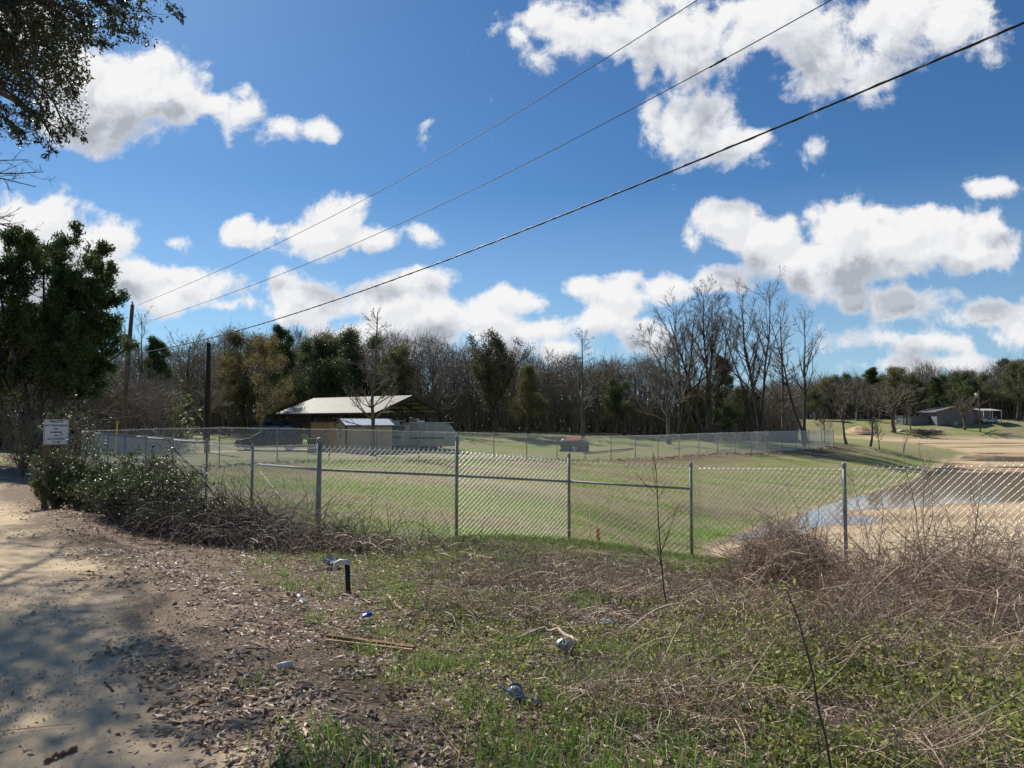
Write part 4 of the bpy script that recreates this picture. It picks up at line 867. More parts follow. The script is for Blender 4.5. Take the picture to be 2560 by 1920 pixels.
def shed():
    # corner nearest camera at px 866, long side runs right, gable faces left-front
    D = 52.; c = PT(866, 1063, D); o = empty('garden_shed', (c[0], D, g1(c[0], D)), label='small tan sided shed with white metal roof and one window', cat='shed'); zg = o.location.z
    u = np.array([.86, .52, 0]); u /= np.linalg.norm(u); v = np.array([-u[1], u[0], 0]); L, wd = 3.4, 2.1; h = c[2] - zg; hr = h + .42
    def pt(a, b, z): return u * a + v * b + np.array([0, 0, z])
    g = Geo(); V = [pt(0, 0, 0), pt(L, 0, 0), pt(L, wd, 0), pt(0, wd, 0), pt(0, 0, h), pt(L, 0, h), pt(L, wd, h), pt(0, wd, h), pt(0, wd / 2, hr - .04), pt(L, wd / 2, hr - .04)]
    g.add(V, [[0, 1, 5, 4], [2, 3, 7, 6], [3, 0, 4, 7], [1, 2, 6, 5]], [[4, 8, 7], [5, 6, 9]]); w = obj('wall', g, M['tan'], o)
    sd_ = Geo()
    for k_ in range(1, int(h / .2)): sd_.beam(pt(.05, -.012, k_ * .2), pt(L - .05, -.012, k_ * .2), .02, .03); sd_.beam(pt(-.012, .05, k_ * .2), pt(-.012, wd - .05, k_ * .2), .02, .03)
    obj('siding', sd_, M['tan'], w)
    for b0, b1 in ((-.18, wd / 2), (wd + .18, wd / 2)):
        g = Geo(); e = .12
        a0, a1, a2, a3 = pt(-e, b0, h - .03), pt(L + e, b0, h - .03), pt(L + e, b1, hr), pt(-e, b1, hr); up = np.array([0, 0, .04])
        g.add([a0, a1, a2, a3, a0 + up, a1 + up, a2 + up, a3 + up], [[0, 1, 2, 3], [4, 5, 6, 7], [0, 1, 5, 4], [3, 0, 4, 7], [1, 2, 6, 5]]); rf = obj('roof', g, M['tin2'], o)
        g = Geo()
        for a in np.linspace(0, L, 12): g.beam(pt(a, b0, h + .025), pt(a, b1, hr + .055), .03, .02)
        obj('roof_rib', g, M['tin2'], rf)
    obj('trim', Geo().beam(pt(-.02, -.03, 0), pt(-.02, -.03, h), .09, .09).beam(pt(-.14, -.18, h - .05), pt(-.14, wd / 2, hr - .03), .05, .1).beam(pt(-.14, wd + .18, h - .05), pt(-.14, wd / 2, hr - .03), .05, .1).beam(pt(-.1, -.2, h - .05), pt(L + .1, -.2, h - .05), .04, .08), M['trim'], o)
    wi = obj('window', Geo().beam(pt(-.03, wd * .45, 1.0), pt(-.03, wd * .75, 1.0), .03, .05).beam(pt(-.03, wd * .45, 1.8), pt(-.03, wd * .75, 1.8), .03, .05).beam(pt(-.03, wd * .45, 1.4), pt(-.03, wd * .75, 1.4), .03, .04).beam(pt(-.03, wd * .45, 1.0), pt(-.03, wd * .45, 1.8), .05, .03).beam(pt(-.03, wd * .75, 1.0), pt(-.03, wd * .75, 1.8), .05, .03).beam(pt(-.03, wd * .6, 1.0), pt(-.03, wd * .6, 1.8), .03, .03), M['white'], o)
    obj('pane', Geo().beam(pt(-.012, wd * .6 - .3, 1.4), pt(-.012, wd * .6 + .3, 1.4), .01, .76), M['glass'], wi)
    # ochre shed behind
    D = 56.; c = PT(812, 1056, D); o = empty('storage_shed', (c[0], D, g1(c[0], D)), R(-8), label='taller ochre box shed showing just behind the left side of the tan shed', cat='shed')
    h = c[2] - o.location.z; obj('wall', Geo().box((0, 0, h / 2), (1.45, 1.8, h)), M['ochre'], o); obj('roof', Geo().box((0, 0, h + .04), (1.6, 1.95, .08)), M['trim'], o); obj('door', Geo().box((-.1, -.915, 1.0), (.75, .03, 1.9)), M['ochre'], o)
shed()
def rv(px0, px1, D, top, lab, rz, slope=.6):
    xa, xb = GX(px0, D), GX(px1, D); L = xb - xa; xm = (xa + xb) / 2; z = g1(xm, D); h = PT((px0 + px1) / 2, top, D)[2] - z - .45
    o = empty('travel_trailer', (xm, D, z), rz, label=lab, cat='trailer', group='travel trailers by the pavilion')
    pr = [(-L / 2, .45), (L / 2 - .1, .45), (L / 2, .9), (L / 2 - slope * .3, .45 + h * .55), (L / 2 - slope, .45 + h), (-L / 2 + .25, .45 + h), (-L / 2, .45 + h - .3)]
    g = Geo(); n = len(pr); V = [(x, y, zz) for y in (-1.15, 1.15) for x, zz in pr]; Q = [[i, (i + 1) % n, (i + 1) % n + n, i + n] for i in range(n)]
    T_ = [[0, i, i + 1] for i in range(1, n - 1)] + [[n, n + i + 1, n + i] for i in range(1, n - 1)]; g.add(V, Q, T_); obj('body', g, M['rv'], o)
    obj('roof_trim', Geo().box((0, 0, .47 + h), (L - slope - .2, 2.2, .05)), M['white'], o)
    for fx in ((-.25, .15) if slope == .9 and px0 < 1000 else ()): wi = obj('window', Geo().box((L * fx, -1.165, .45 + h * .68), (.9, .03, .45)), M['glass'], o); obj('frame', Geo().box((L * fx, -1.155, .45 + h * .68), (1.0, .02, .55)), M['galv'], wi)
    obj('door', Geo().box((L * .36, -1.162, .45 + h * .45), (.65, .02, h * .78)), M['rv'], o); obj('stripe', Geo().box((-.1, -1.16, .45 + h * .35), (L - .8, .012, .12)), M['trim'], o)
    for fx in (-.1, .08):
        w = obj('wheel', Geo().lathe((L * fx, -1.0, .33), [(.001, -.1), (.2, -.1), (.33, -.09), (.34, .09), (.2, .1), (.001, .1)], 16, Matrix.Rotation(math.pi / 2, 4, 'X')), M['rubber'], o, True)
    obj('vent', Geo().box((-L * .2, 0, .55 + h), (.5, .5, .14)), M['white'], o)
    return o
rv(948, 1025, 57, 1053, 'nearer pale trailer with dark oval end window under the pavilion edge', R(8), .9)
rv(1012, 1146, 58.5, 1057, 'long white roofed travel trailer with sloped front right of the pavilion', R(-3), .9)
rv(1010, 1052, 71, 1047, 'small white camper top showing behind the long trailer roof', 0, .3)
# ------------------------------------------------------------------ cars
def car(px0, px1, D, rz, lab, paint, H=1.6, flip=1, name='parked_car'):
    xm = GX((px0 + px1) / 2, D); z = g1(xm, D); L = 4.7
    o = empty(name, (xm, D, z), rz, label=lab, cat='car', group='parked vehicles')
    # side profile (facing -x): lower body
    low = [(-2.35, .42), (-2.38, .62), (-2.28, .80), (-1.25, .98), (2.2, 1.02), (2.36, .95), (2.38, .45), (2.25, .30), (-2.2, .28)]
    top = [(-1.30, .97), (-.50, 1.50), (-.1, H), (1.5, H), (2.0, H - .06), (2.3, 1.02)]
    def prof(p, w0, w1):
        g = Geo(); n = len(p); V = []
        for sgn in (-1, 1):
            for x, zz in p: V.append((x, sgn * (w0 if zz < 1.0 else w0 + (w1 - w0) * (zz - 1) / (H - 1)), zz))
        Q = [[i, (i + 1) % n, (i + 1) % n + n, i + n] for i in range(n)]; cx = sum(a for a, b in p) / n; cz = sum(b for a, b in p) / n
        V += [(cx, -w0, cz), (cx, w0, cz)] if w0 == w1 else [(cx, -(w0 + w1) / 2, cz), (cx, (w0 + w1) / 2, cz)]
        T_ = [[2 * n, i, (i + 1) % n] for i in range(n)] + [[2 * n + 1, (i + 1) % n + n, i + n] for i in range(n)]; g.add(V, Q, T_); return g
    b = obj('body', prof(low, .92, .92), paint, o); me = b.data
    bv = b.modifiers.new('b', 'BEVEL'); bv.width = .05; bv.segments = 2; bv.limit_method = 'ANGLE'
    obj('cabin', prof(top, .90, .68), paint, o)
    for sgn in (-1, 1):
        for p in ([(-1.05, 1.02), (-.42, 1.44), (.15, 1.5), (.15, 1.02)], [(.22, 1.02), (.22, 1.5), (1.15, 1.5), (1.15, 1.02)], [(1.22, 1.02), (1.22, 1.5), (1.85, 1.46), (2.05, 1.04)]):
            g = Geo(); V = [(x, sgn * (.912 - .22 * (zz - 1) / (H - 1)), zz) for x, zz in p]; V2 = [(x, sgn * (.89 - .22 * (zz - 1) / (H - 1)), zz) for x, zz in p]; g.add(V + V2, [[0, 1, 2, 3], [0, 1, 5, 4], [1, 2, 6, 5], [2, 3, 7, 6], [3, 0, 4, 7]]); obj('window', g, M['glass'], o)
    g = Geo(); g.add([(-1.27, -.80, 1.02), (-.55, -.68, 1.49), (-.55, .68, 1.49), (-1.27, .80, 1.02)], [[0, 1, 2, 3]]); V = g.V[0] + np.array([-.02, 0, .02]); g.V[0] = V; obj('windshield', g, M['glass'], o)
    for sx in (-1.45, 1.45):
        for sgn in (-1, 1):
            w = obj('wheel', Geo().lathe((sx, sgn * .82, .34), [(.001, -.11), (.22, -.11), (.33, -.09), (.34, .09), (.22, .11), (.001, .11)], 18, Matrix.Rotation(math.pi / 2, 4, 'X')), M['rubber'], o, True)
            obj('rim', Geo().lathe((sx, sgn * .94, .34), [(.001, -.01), (.19, -.01), (.20, .01), (.001, .02)], 14, Matrix.Rotation(math.pi / 2, 4, 'X')), M['galv'], w, True)
    for sgn in (-1, 1): obj('headlight', Geo().box((-2.30, sgn * .66, .74), (.14, .32, .14)), M['tin2'], o); obj('mirror', Geo().box((-.85, sgn * 1.0, 1.08), (.12, .2, .14)), paint, o); obj('taillight', Geo().box((2.36, sgn * .72, .85), (.06, .25, .2)), M['red'], o)
    obj('bumper', Geo().box((-2.36, 0, .42), (.12, 1.6, .18)), M['black'], o)
    return o
car(604, 746, 56, R(14), 'dark minivan parked on the grass behind the back fence facing left', M['paint'], 1.72)
car(655, 700, 92, R(30), 'blue parked car seen under the left eave of the pavilion', M['paintb'])
car(622, 668, 104, R(10), 'pale parked car under the trees left of the pavilion', M['paintw'], 1.75)
def bin_():
    D = 51.; x = GX(780, D); z = g1(x, D); o = empty('trash_cart', (x, D, z), R(12), label='dark green wheeled trash cart left of the tan shed', cat='trash cart')
    g = Geo().box((0, 0, .52), (.58, .62, .92)); V = g.V[0]; V[:4, :2] *= .78; obj('bin', g, M['bin'], o)
    obj('lid', Geo().box((0, 0, 1.01), (.66, .72, .06), taper=.9), M['bin'], o); obj('handle', Geo().tube([(-.25, .4, .95), (.25, .4, .95)], .02, 8), M['bin'], o, True)
    for s_ in (-1, 1): obj('wheel', Geo().lathe((s_ * .27, .3, .12), [(.001, -.03), (.12, -.03), (.12, .03), (.001, .03)], 14, Matrix.Rotation(math.pi / 2, 4, 'Y')), M['rubber'], o, True)
bin_()
def pit():
    D = 67.; x = GX(1436, D); z = g1(x, D); o = empty('block_pit', (x, D, z), R(-4), label='low dark block pit on the lawn under a tilted red sheet', cat='fire pit')
    g = Geo(); r = random.Random(3)
    for k_ in range(4):
        for j in range(6):
            g.box((-1.05 + j * .41 + (.2 if k_ % 2 else 0) - .1, -.5, .11 + k_ * .215), (.39, .2, .2), r.uniform(-.05, .05)); g.box((-1.05 + j * .41, .5, .11 + k_ * .215), (.39, .2, .2), r.uniform(-.05, .05))
        for yy in (-.2, .2): g.box((-1.15, yy, .11 + k_ * .215), (.2, .38, .2)); g.box((1.15, yy, .11 + k_ * .215), (.2, .38, .2))
    obj('block_wall', g, M['block'], o)
    o2 = empty('red_sheet', (x - .15, D - .1, z + .9), 0, label='faded red sheet leaning on top of the dark block pit', cat='sheet')
    g = Geo().box((-.05, 0, .26), (1.05, .04, .75), M4=Matrix.Rotation(R(-58), 4, 'X')); obj('panel', g, M['red'], o2)
    obj('rim', Geo().beam((-.5, -.14, .02), (.42, -.14, .02), .04, .04), M['white'], o2)
    o3 = obj('white_sack', Geo().lathe((0, 0, 0), [(.001, 0), (.28, .02), (.32, .12), (.2, .24), (.001, .27)], 12), M['white'], smooth=True, label='small white sack resting on the left end of the block pit', cat='sack'); o3.location = (x - .95, D - .45, z + .87)
    o4 = obj('pail', Geo().lathe((0, 0, 0), [(.001, 0), (.17, 0), (.2, .42), (.19, .42), (.16, .02)], 14), M['bucket'], smooth=True, label='grey pail standing in front of the dark block pit', cat='pail'); o4.location = (x - .05, D - 1.0, g1(x, D - 1))
    o5 = empty('plank', (0, 0, 0), label='long grey plank lying on the lawn right of the block pit', cat='plank'); a = PT(1462, 1126, 63); b = PT(1580, 1119, 70); a[2] = g1(a[0], 63) + .08; b[2] = g1(b[0], 70) + .1; obj('board', Geo().beam(a, b, .3, .08), M['wood'], o5)
pit()
# ------------------------------------------------------------------ house, carport, lamp, dirt pile beyond the basin
def far_right():
    D = 226.; xa, xb = GX(2343, D), GX(2434, D); xm = (xa + xb) / 2; z = g1(xm, D); L = xb - xa; h = PT(2343, 1030, D)[2] - z; hr = PT(2390, 1019, D)[2] - z
    o = empty('house', (xm, D, z), label='low grey house with shallow gable beyond the basin', cat='house')
    g = Geo(); V = [(-L / 2, 0, 0), (L / 2, 0, 0), (L / 2, 10, 0), (-L / 2, 10, 0), (-L / 2, 0, h), (L / 2, 0, h), (L / 2, 10, h), (-L / 2, 10, h), (0, 0, hr), (0, 10, hr)]
    g.add(V, [[0, 1, 5, 4], [1, 2, 6, 5], [2, 3, 7, 6], [3, 0, 4, 7]], [[4, 5, 8], [6, 7, 9]]); obj('wall', g, M['housew'], o)
    for s_ in (-1, 1):
        g = Geo(); a = [(s_ * (L / 2 + .8), -.8, h - .12), (0, -.8, hr + .12), (0, 10.5, hr + .12), (s_ * (L / 2 + .8), 10.5, h - .12)]; V = a + [(p[0], p[1], p[2] + .25) for p in a]
        g.add(V, [[0, 1, 2, 3], [4, 5, 6, 7], [0, 1, 5, 4], [1, 2, 6, 5], [2, 3, 7, 6], [3, 0, 4, 7]]); obj('roof', g, M['roofg'], o)
    obj('window', Geo().box((-L * .2, -.04, h * .55), (1.4, .06, 1.1)), M['glass'], o)
    xc, D2 = GX(2300, 228), 228
    # carport
    xa, xb = GX(2446, D), GX(2492, D); z = g1((xa + xb) / 2, D); h = PT(2470, 1027, D)[2] - z
    o = empty('carport', ((xa + xb) / 2, D, z), label='open carport with bright white metal roof right of the grey house', cat='carport'); w = xb - xa
    g = Geo(); g.add([(-w / 2, -2.5, h), (w / 2, -2.5, h), (w / 2, 3, h + .6), (-w / 2, 3, h + .6), (-w / 2, -2.5, h + .1), (w / 2, -2.5, h + .1), (w / 2, 3, h + .7), (-w / 2, 3, h + .7)], [[0, 1, 2, 3], [4, 5, 6, 7], [0, 1, 5, 4], [1, 2, 6, 5], [3, 0, 4, 7]]); obj('roof', g, M['tin2'], o)
    for px_ in (-w / 2 + .15, 0, w / 2 - .15):
        for yy in (-2.4, 2.8): obj('post', Geo().box((px_, yy, h / 2), (.16, .16, h + (.1 if yy > 0 else 0))), M['white'], o)
    obj('back_wall', Geo().box((0, 3.0, h / 2), (w, .1, h)), M['housew'], o)
    car(2452, 2490, 225.5, R(5), 'white car parked under the far carport', M['paintw'])
    # white chair / ladder beside house
    x = GX(2390, 224); z = g1(x, 224); o = empty('step_ladder', (x, 224, z), label='white step ladder leaning at the grey house wall', cat='ladder'); g = Geo()
    g.beam((-.5, 0, 0), (-.3, 0, 1.5), .1, .1).beam((.5, 0, 0), (.3, 0, 1.5), .1, .1)
    for q in (.4, .8, 1.2): g.beam((-.45, 0, q), (.4, 0, q), .08, .08)
    obj('frame', g, M['white'], o)
    # lamp pole
    D3 = 214.; x = GX(2450, D3); z = g1(x, D3); h = PT(2444, 985, D3)[2] - z
    o = empty('yard_lamp', (x, D3, z), label='tall wooden yard light pole with round white lamp right of the grey house', cat='lamp pole'); obj('pole', Geo().tube([(0, 0, -.3), (-.1, 0, h + 1)], [.2, .13], 8), M['wood'], o, True)
    obj('lamp', Geo().lathe((-.75, 0, h - .2), [(.001, -.55), (.3, -.5), (.48, -.1), (.42, .35), (.1, .5)], 12), M['white'], o, True); obj('arm', Geo().beam((-.1, 0, h + .3), (-.75, 0, h + .3), .1, .1), M['galv'], o)
    # dirt pile
    D4 = 214.; x = GX(2147, D4); z = g1(x, D4); zt = 1.8; g = Geo(); n = 40; t = np.linspace(-1, 1, n); X, Y = np.meshgrid(t, t); rr = np.hypot(X, Y); Z = zt * (.5 + .5 * np.cos(np.pi * np.clip(rr, 0, 1))) ** .8 * (1 + .6 * (fb(X * 4 + 9, Y * 4, 1.4, 51) - .5)) - .05 - 1.2 * np.clip((rr - .86) / .5, 0, 1)
    i = np.arange(n - 1)[:, None] * n + np.arange(n - 1)[None]; g.add(np.stack([X * 5.2, Y * 4.2, Z], -1).reshape(-1, 3), np.stack([i, i + 1, i + n + 1, i + n], -1).reshape(-1, 4))
    o = obj('dirt_pile', g, M['dirt'], smooth=True, label='orange dirt pile behind the small bare trees at the far side', cat='dirt pile'); o.location = (x, D4, z)
    # brush pile and scattered pale debris
    rng = np.random.default_rng(5); x = GX(2310, 212); z = g1(x, 212); n = 260; g = Geo(); a = rng.normal(size=(n, 3)) * [2.4, 1, .3] + [0, 0, .7]; d = rng.normal(size=(n, 3)) * [1, .6, .25]
    g.tubes(np.stack([a - d, a, a + d + [0, 0, .1]], 1), .05, 3); o = obj('brush_pile', g, M['twigl'], label='grey brush pile of cut branches left of the grey house', cat='brush pile'); o.location = (x, 212, z)
    for j, px in enumerate((2252, 2298, 2322, 2345)):
        x = GX(px, 217); o = obj('tarp_heap', Geo().lathe((0, 0, 0), [(1.1 - .15 * j, 0), (.9, .35), (.4, .55), (.001, .6)], 9), M['white'], label=['white tarp heap right of the wide bare tree trunk', 'white scrap heap just left of the brush pile', 'pale scrap heap on top of the brush pile edge', 'small white heap at the left corner of the grey house'][j], cat='scrap heap', group='scrap heaps by the house'); o.location = (x, 217, g1(x, 217))
    xa = GX(2274, 230); z = g1(xa, 230); o = empty('outbuilding', (xa, 230, z), label='dark low outbuilding behind trees left of the grey house', cat='outbuilding'); obj('wall', Geo().box((2, 2, 1.3), (8, 4, 2.6)), M['housew'], o); obj('roof', Geo().box((2, 2, 2.7), (8.6, 4.6, .2)), M['roofg'], o); obj('door', Geo().box((0, -.03, 1.1), (.9, .06, 2)), M['white'], o); obj('door', Geo().box((-1.4, -.03, 1.1), (.5, .06, 2)), M['white'], o)
far_right()
# ------------------------------------------------------------------ foreground vegetation
RG = np.random.default_rng(2024)
def fence_y(x): return np.interp(x, [-19, -3.26, -.98, 1.15, 3.3, 5.17, 7.3, 9.4, 14], [33, 12.5, 13.2, 14.3, 13.6, 11.5, 9.35, 7.2, 3])
def scatter(n, px0, px1, D0, D1, pw=1.0, seed=None):
    """points over the ground, denser near the camera"""
    D = D0 * (D1 / D0) ** (RG.random(n) ** pw); x = (RG.uniform(px0, px1, n) - 1280) / F * D
    return x, D
def to3(x, y, dz=0.): return np.stack([x, y, gz(x, y) + dz], 1)
def roadd(x, y): return segd(x, y, ROAD_C)
def litter():
    x, y = scatter(95000, -200, 2700, 2.6, 17); rd = roadd(x, y)
    p = np.exp(-np.clip((rd - 2.8) / 2.3, 0, 9) ** 2) * ss(rd + (fb(x, y, .8, 61) - .5) * 1.4 - .22 * (1 - ss(y, 5, 10)), 1.85, 2.6) + .10 * (rd > 2.6)
    p = np.maximum(p * (.3 + 1.4 * ss(fb(x, y, .55, 64), .3, .65)), .012 * (rd < 2.6)); k = (RG.random(len(x)) < p) & (y < fence_y(x) + .3)
    x, y = x[k], y[k]; g = Geo(); P = to3(x, y, RG.uniform(-.006, .018, len(x))); g.leaves(P, np.clip(.042 * np.exp(RG.normal(size=len(x)) * .38), .015, .1), RG, flat=.82, aspect=.42, fold=.12)
    obj('leaf_litter', g, M['litter'], kind='stuff', label='dry brown fallen leaves carpeting the verge beside the sandy road', cat='leaf litter')
litter()
def weeds():
    x, y = scatter(150000, 500, 2750, 2.4, 14); rd = roadd(x, y); w = fb(x, y, 1.1, 81, 3) + .35 * fb(x, y, .25, 85, 2)
    k = (w > .67) & (rd > 3.1) & (y < fence_y(x) + .2) & (RG.random(len(x)) < ss(rd, 3.1, 5.5) * .9 + .08); x, y = x[k], y[k]
    hgt = RG.random(len(x)) ** 1.6 * (.05 + .14 * ss(x, .5, 3.5)); P = to3(x, y, hgt + .01); g = Geo(); g.leaves(P, RG.uniform(.014, .036, len(x)), RG, flat=.45, aspect=.62, a=(RG.random(len(x)) < .5) * RG.random(len(x)))
    obj('weeds', g, M['weed'], attr='tint', kind='stuff', label='low green weeds and clover covering the rough verge', cat='weeds')
    # grass tufts
    g = Geo(); T_ = [(870, 3.35, .33, 260), (780, 3.6, .2, 120), (1010, 4.6, .22, 90), (1090, 5.0, .25, 150), (1360, 3.2, .30, 330), (1300, 2.95, .22, 150), (1450, 3.4, .26, 200), (1220, 3.7, .18, 80), (660, 4.4, .15, 60), (1180, 4.15, .14, 50), (1480, 3.8, .2, 90), (1900, 2.75, .2, 220), (1830, 2.6, .22, 200), (1050, 3.0, .16, 90), (1760, 6.0, .2, 90), (960, 2.7, .16, 120), (2050, 2.7, .18, 160)]
    Ps = []; Hs = []
    for px, D, h, n in T_:
        c = np.array([GX(px, D), D]); q = c + RG.normal(size=(n, 2)) * (.06 + h * .3); Ps.append(q); Hs.append(RG.uniform(.4, 1.1, n) * h * .55)
    for j in range(900):
        D = 2.7 * (13.5 / 2.7) ** RG.random(); px = RG.uniform(620, 2650); c = np.array([GX(px, D), D]); 
        if roadd(c[0], c[1]) < 3.4 or D > fence_y(c[0]) or vn(c[0], c[1], 1.0, 97) < .4: continue
        n = int(RG.integers(10, 45)); q = c + RG.normal(size=(n, 2)) * .07; Ps.append(q); Hs.append(RG.uniform(.04, .15, n))
    q = np.concatenate(Ps); h = np.concatenate(Hs); g.blades(to3(q[:, 0], q[:, 1]), h, RG.uniform(.004, .008, len(h)), RG.uniform(.2, 1.0, len(h)), RG, a=(RG.random(len(h)) < .15) * 1.)
    # green strip along the fence foot
    n = 26000; t = RG.uniform(-3.2, 9, n); yy = fence_y(t) - np.abs(RG.normal(size=n)) * .55 + .25; k = (t > -1.2) & (fb(t, yy, .5, 99) > .42) ; t, yy = t[k], yy[k]
    g.blades(to3(t, yy), RG.uniform(.05, .15, len(t)), RG.uniform(.005, .009, len(t)), RG.uniform(.2, .8, len(t)), RG, a=(RG.random(len(t)) < .25) * 1.)
    n = 9000; t = RG.uniform(-1.5, 6.2, n); yy = fence_y(t) - RG.random(n) ** 1.4 * 3.4; k = (fb(t, yy, .9, 201) > .44); t, yy = t[k], yy[k]
    g.blades(to3(t, yy), RG.uniform(.04, .13, len(t)), RG.uniform(.005, .009, len(t)), RG.uniform(.3, 1., len(t)), RG, a=(RG.random(len(t)) < .3) * 1.)
    obj('grass', g, M['fgrass'], attr='tint', kind='stuff', label='green grass tufts scattered over the verge and along the fence foot', cat='grass')
    # mown field turf, short blades inside the enclosure
    n = 210000; D = 12 * (62 / 12) ** (RG.random(n) ** 1.15); x = (RG.uniform(300, 2500, n) - 1280) / F * D; k = (D > fence_y(x) + .1) & ~inside(x, D, POND) & (D < 33 + (x + 19) * .935 + 3); x, D = x[k], D[k]
    gm = fb(x * .30, D, 2.6, 111, 3); a = 1 - ss(gm + .12 * (RG.random(len(x)) - .5), .52, .62) * .92
    sc_ = 1 + D / 45; g = Geo(); g.blades(to3(x, D), RG.uniform(.025, .06, len(x)) * (1 + .8 * (1 - a)) * sc_, RG.uniform(.006, .011, len(x)) * sc_, RG.uniform(.3, 1.2, len(x)), RG, a=a)
    m_ = 2600; D = 13 * (44 / 13) ** RG.random(m_); x = (RG.uniform(420, 2000, m_) - 1280) / F * D; k = (D > fence_y(x) + .3) & ~inside(x, D, POND) & (D < 33 + (x + 19) * .935 - 1) & (fb(x, D, 3.0, 211) > .46); x, D = x[k], D[k]
    nb2 = 9; xx = np.repeat(x, nb2) + RG.normal(size=len(x) * nb2) * .07; yy = np.repeat(D, nb2) + RG.normal(size=len(x) * nb2) * .07; hh = np.repeat(RG.uniform(.05, .17, len(x)), nb2); aa = np.repeat(RG.random(len(x)) < .55, nb2) * 1.
    g.blades(to3(xx, yy), hh, .008 + yy * .0003, RG.uniform(.3, 1.1, len(xx)), RG, a=aa)
    obj('field_turf', g, M['blade'], attr='tint', kind='stuff', label='mown dormant turf with green streaks filling the fenced field', cat='turf')
weeds()
def stems(n, x, y, L, arch, r0, g, up=.8, K=7, zoff=0.):
    th = RG.uniform(0, 2 * np.pi, n); d = np.stack([np.cos(th), np.sin(th), 0 * th], 1) * arch[:, None]; d[:, 2] = up
    d /= np.linalg.norm(d, axis=1, keepdims=True); P = np.empty((n, K, 3)); P[:, 0] = to3(x, y, zoff); st = (L / (K - 1))[:, None]
    for k in range(1, K):
        P[:, k] = P[:, k - 1] + d * st; d = d + np.array([0, 0, -1]) * (arch * .42)[:, None] + RG.normal(size=(n, 3)) * .13; d /= np.linalg.norm(d, axis=1, keepdims=True)
    fl = gz(P[:, :, 0], P[:, :, 1]) + .01; P[:, :, 2] = np.maximum(P[:, :, 2], fl)
    g.tubes(P, r0[:, None] * np.linspace(1, .4, K)[None], 3); return P
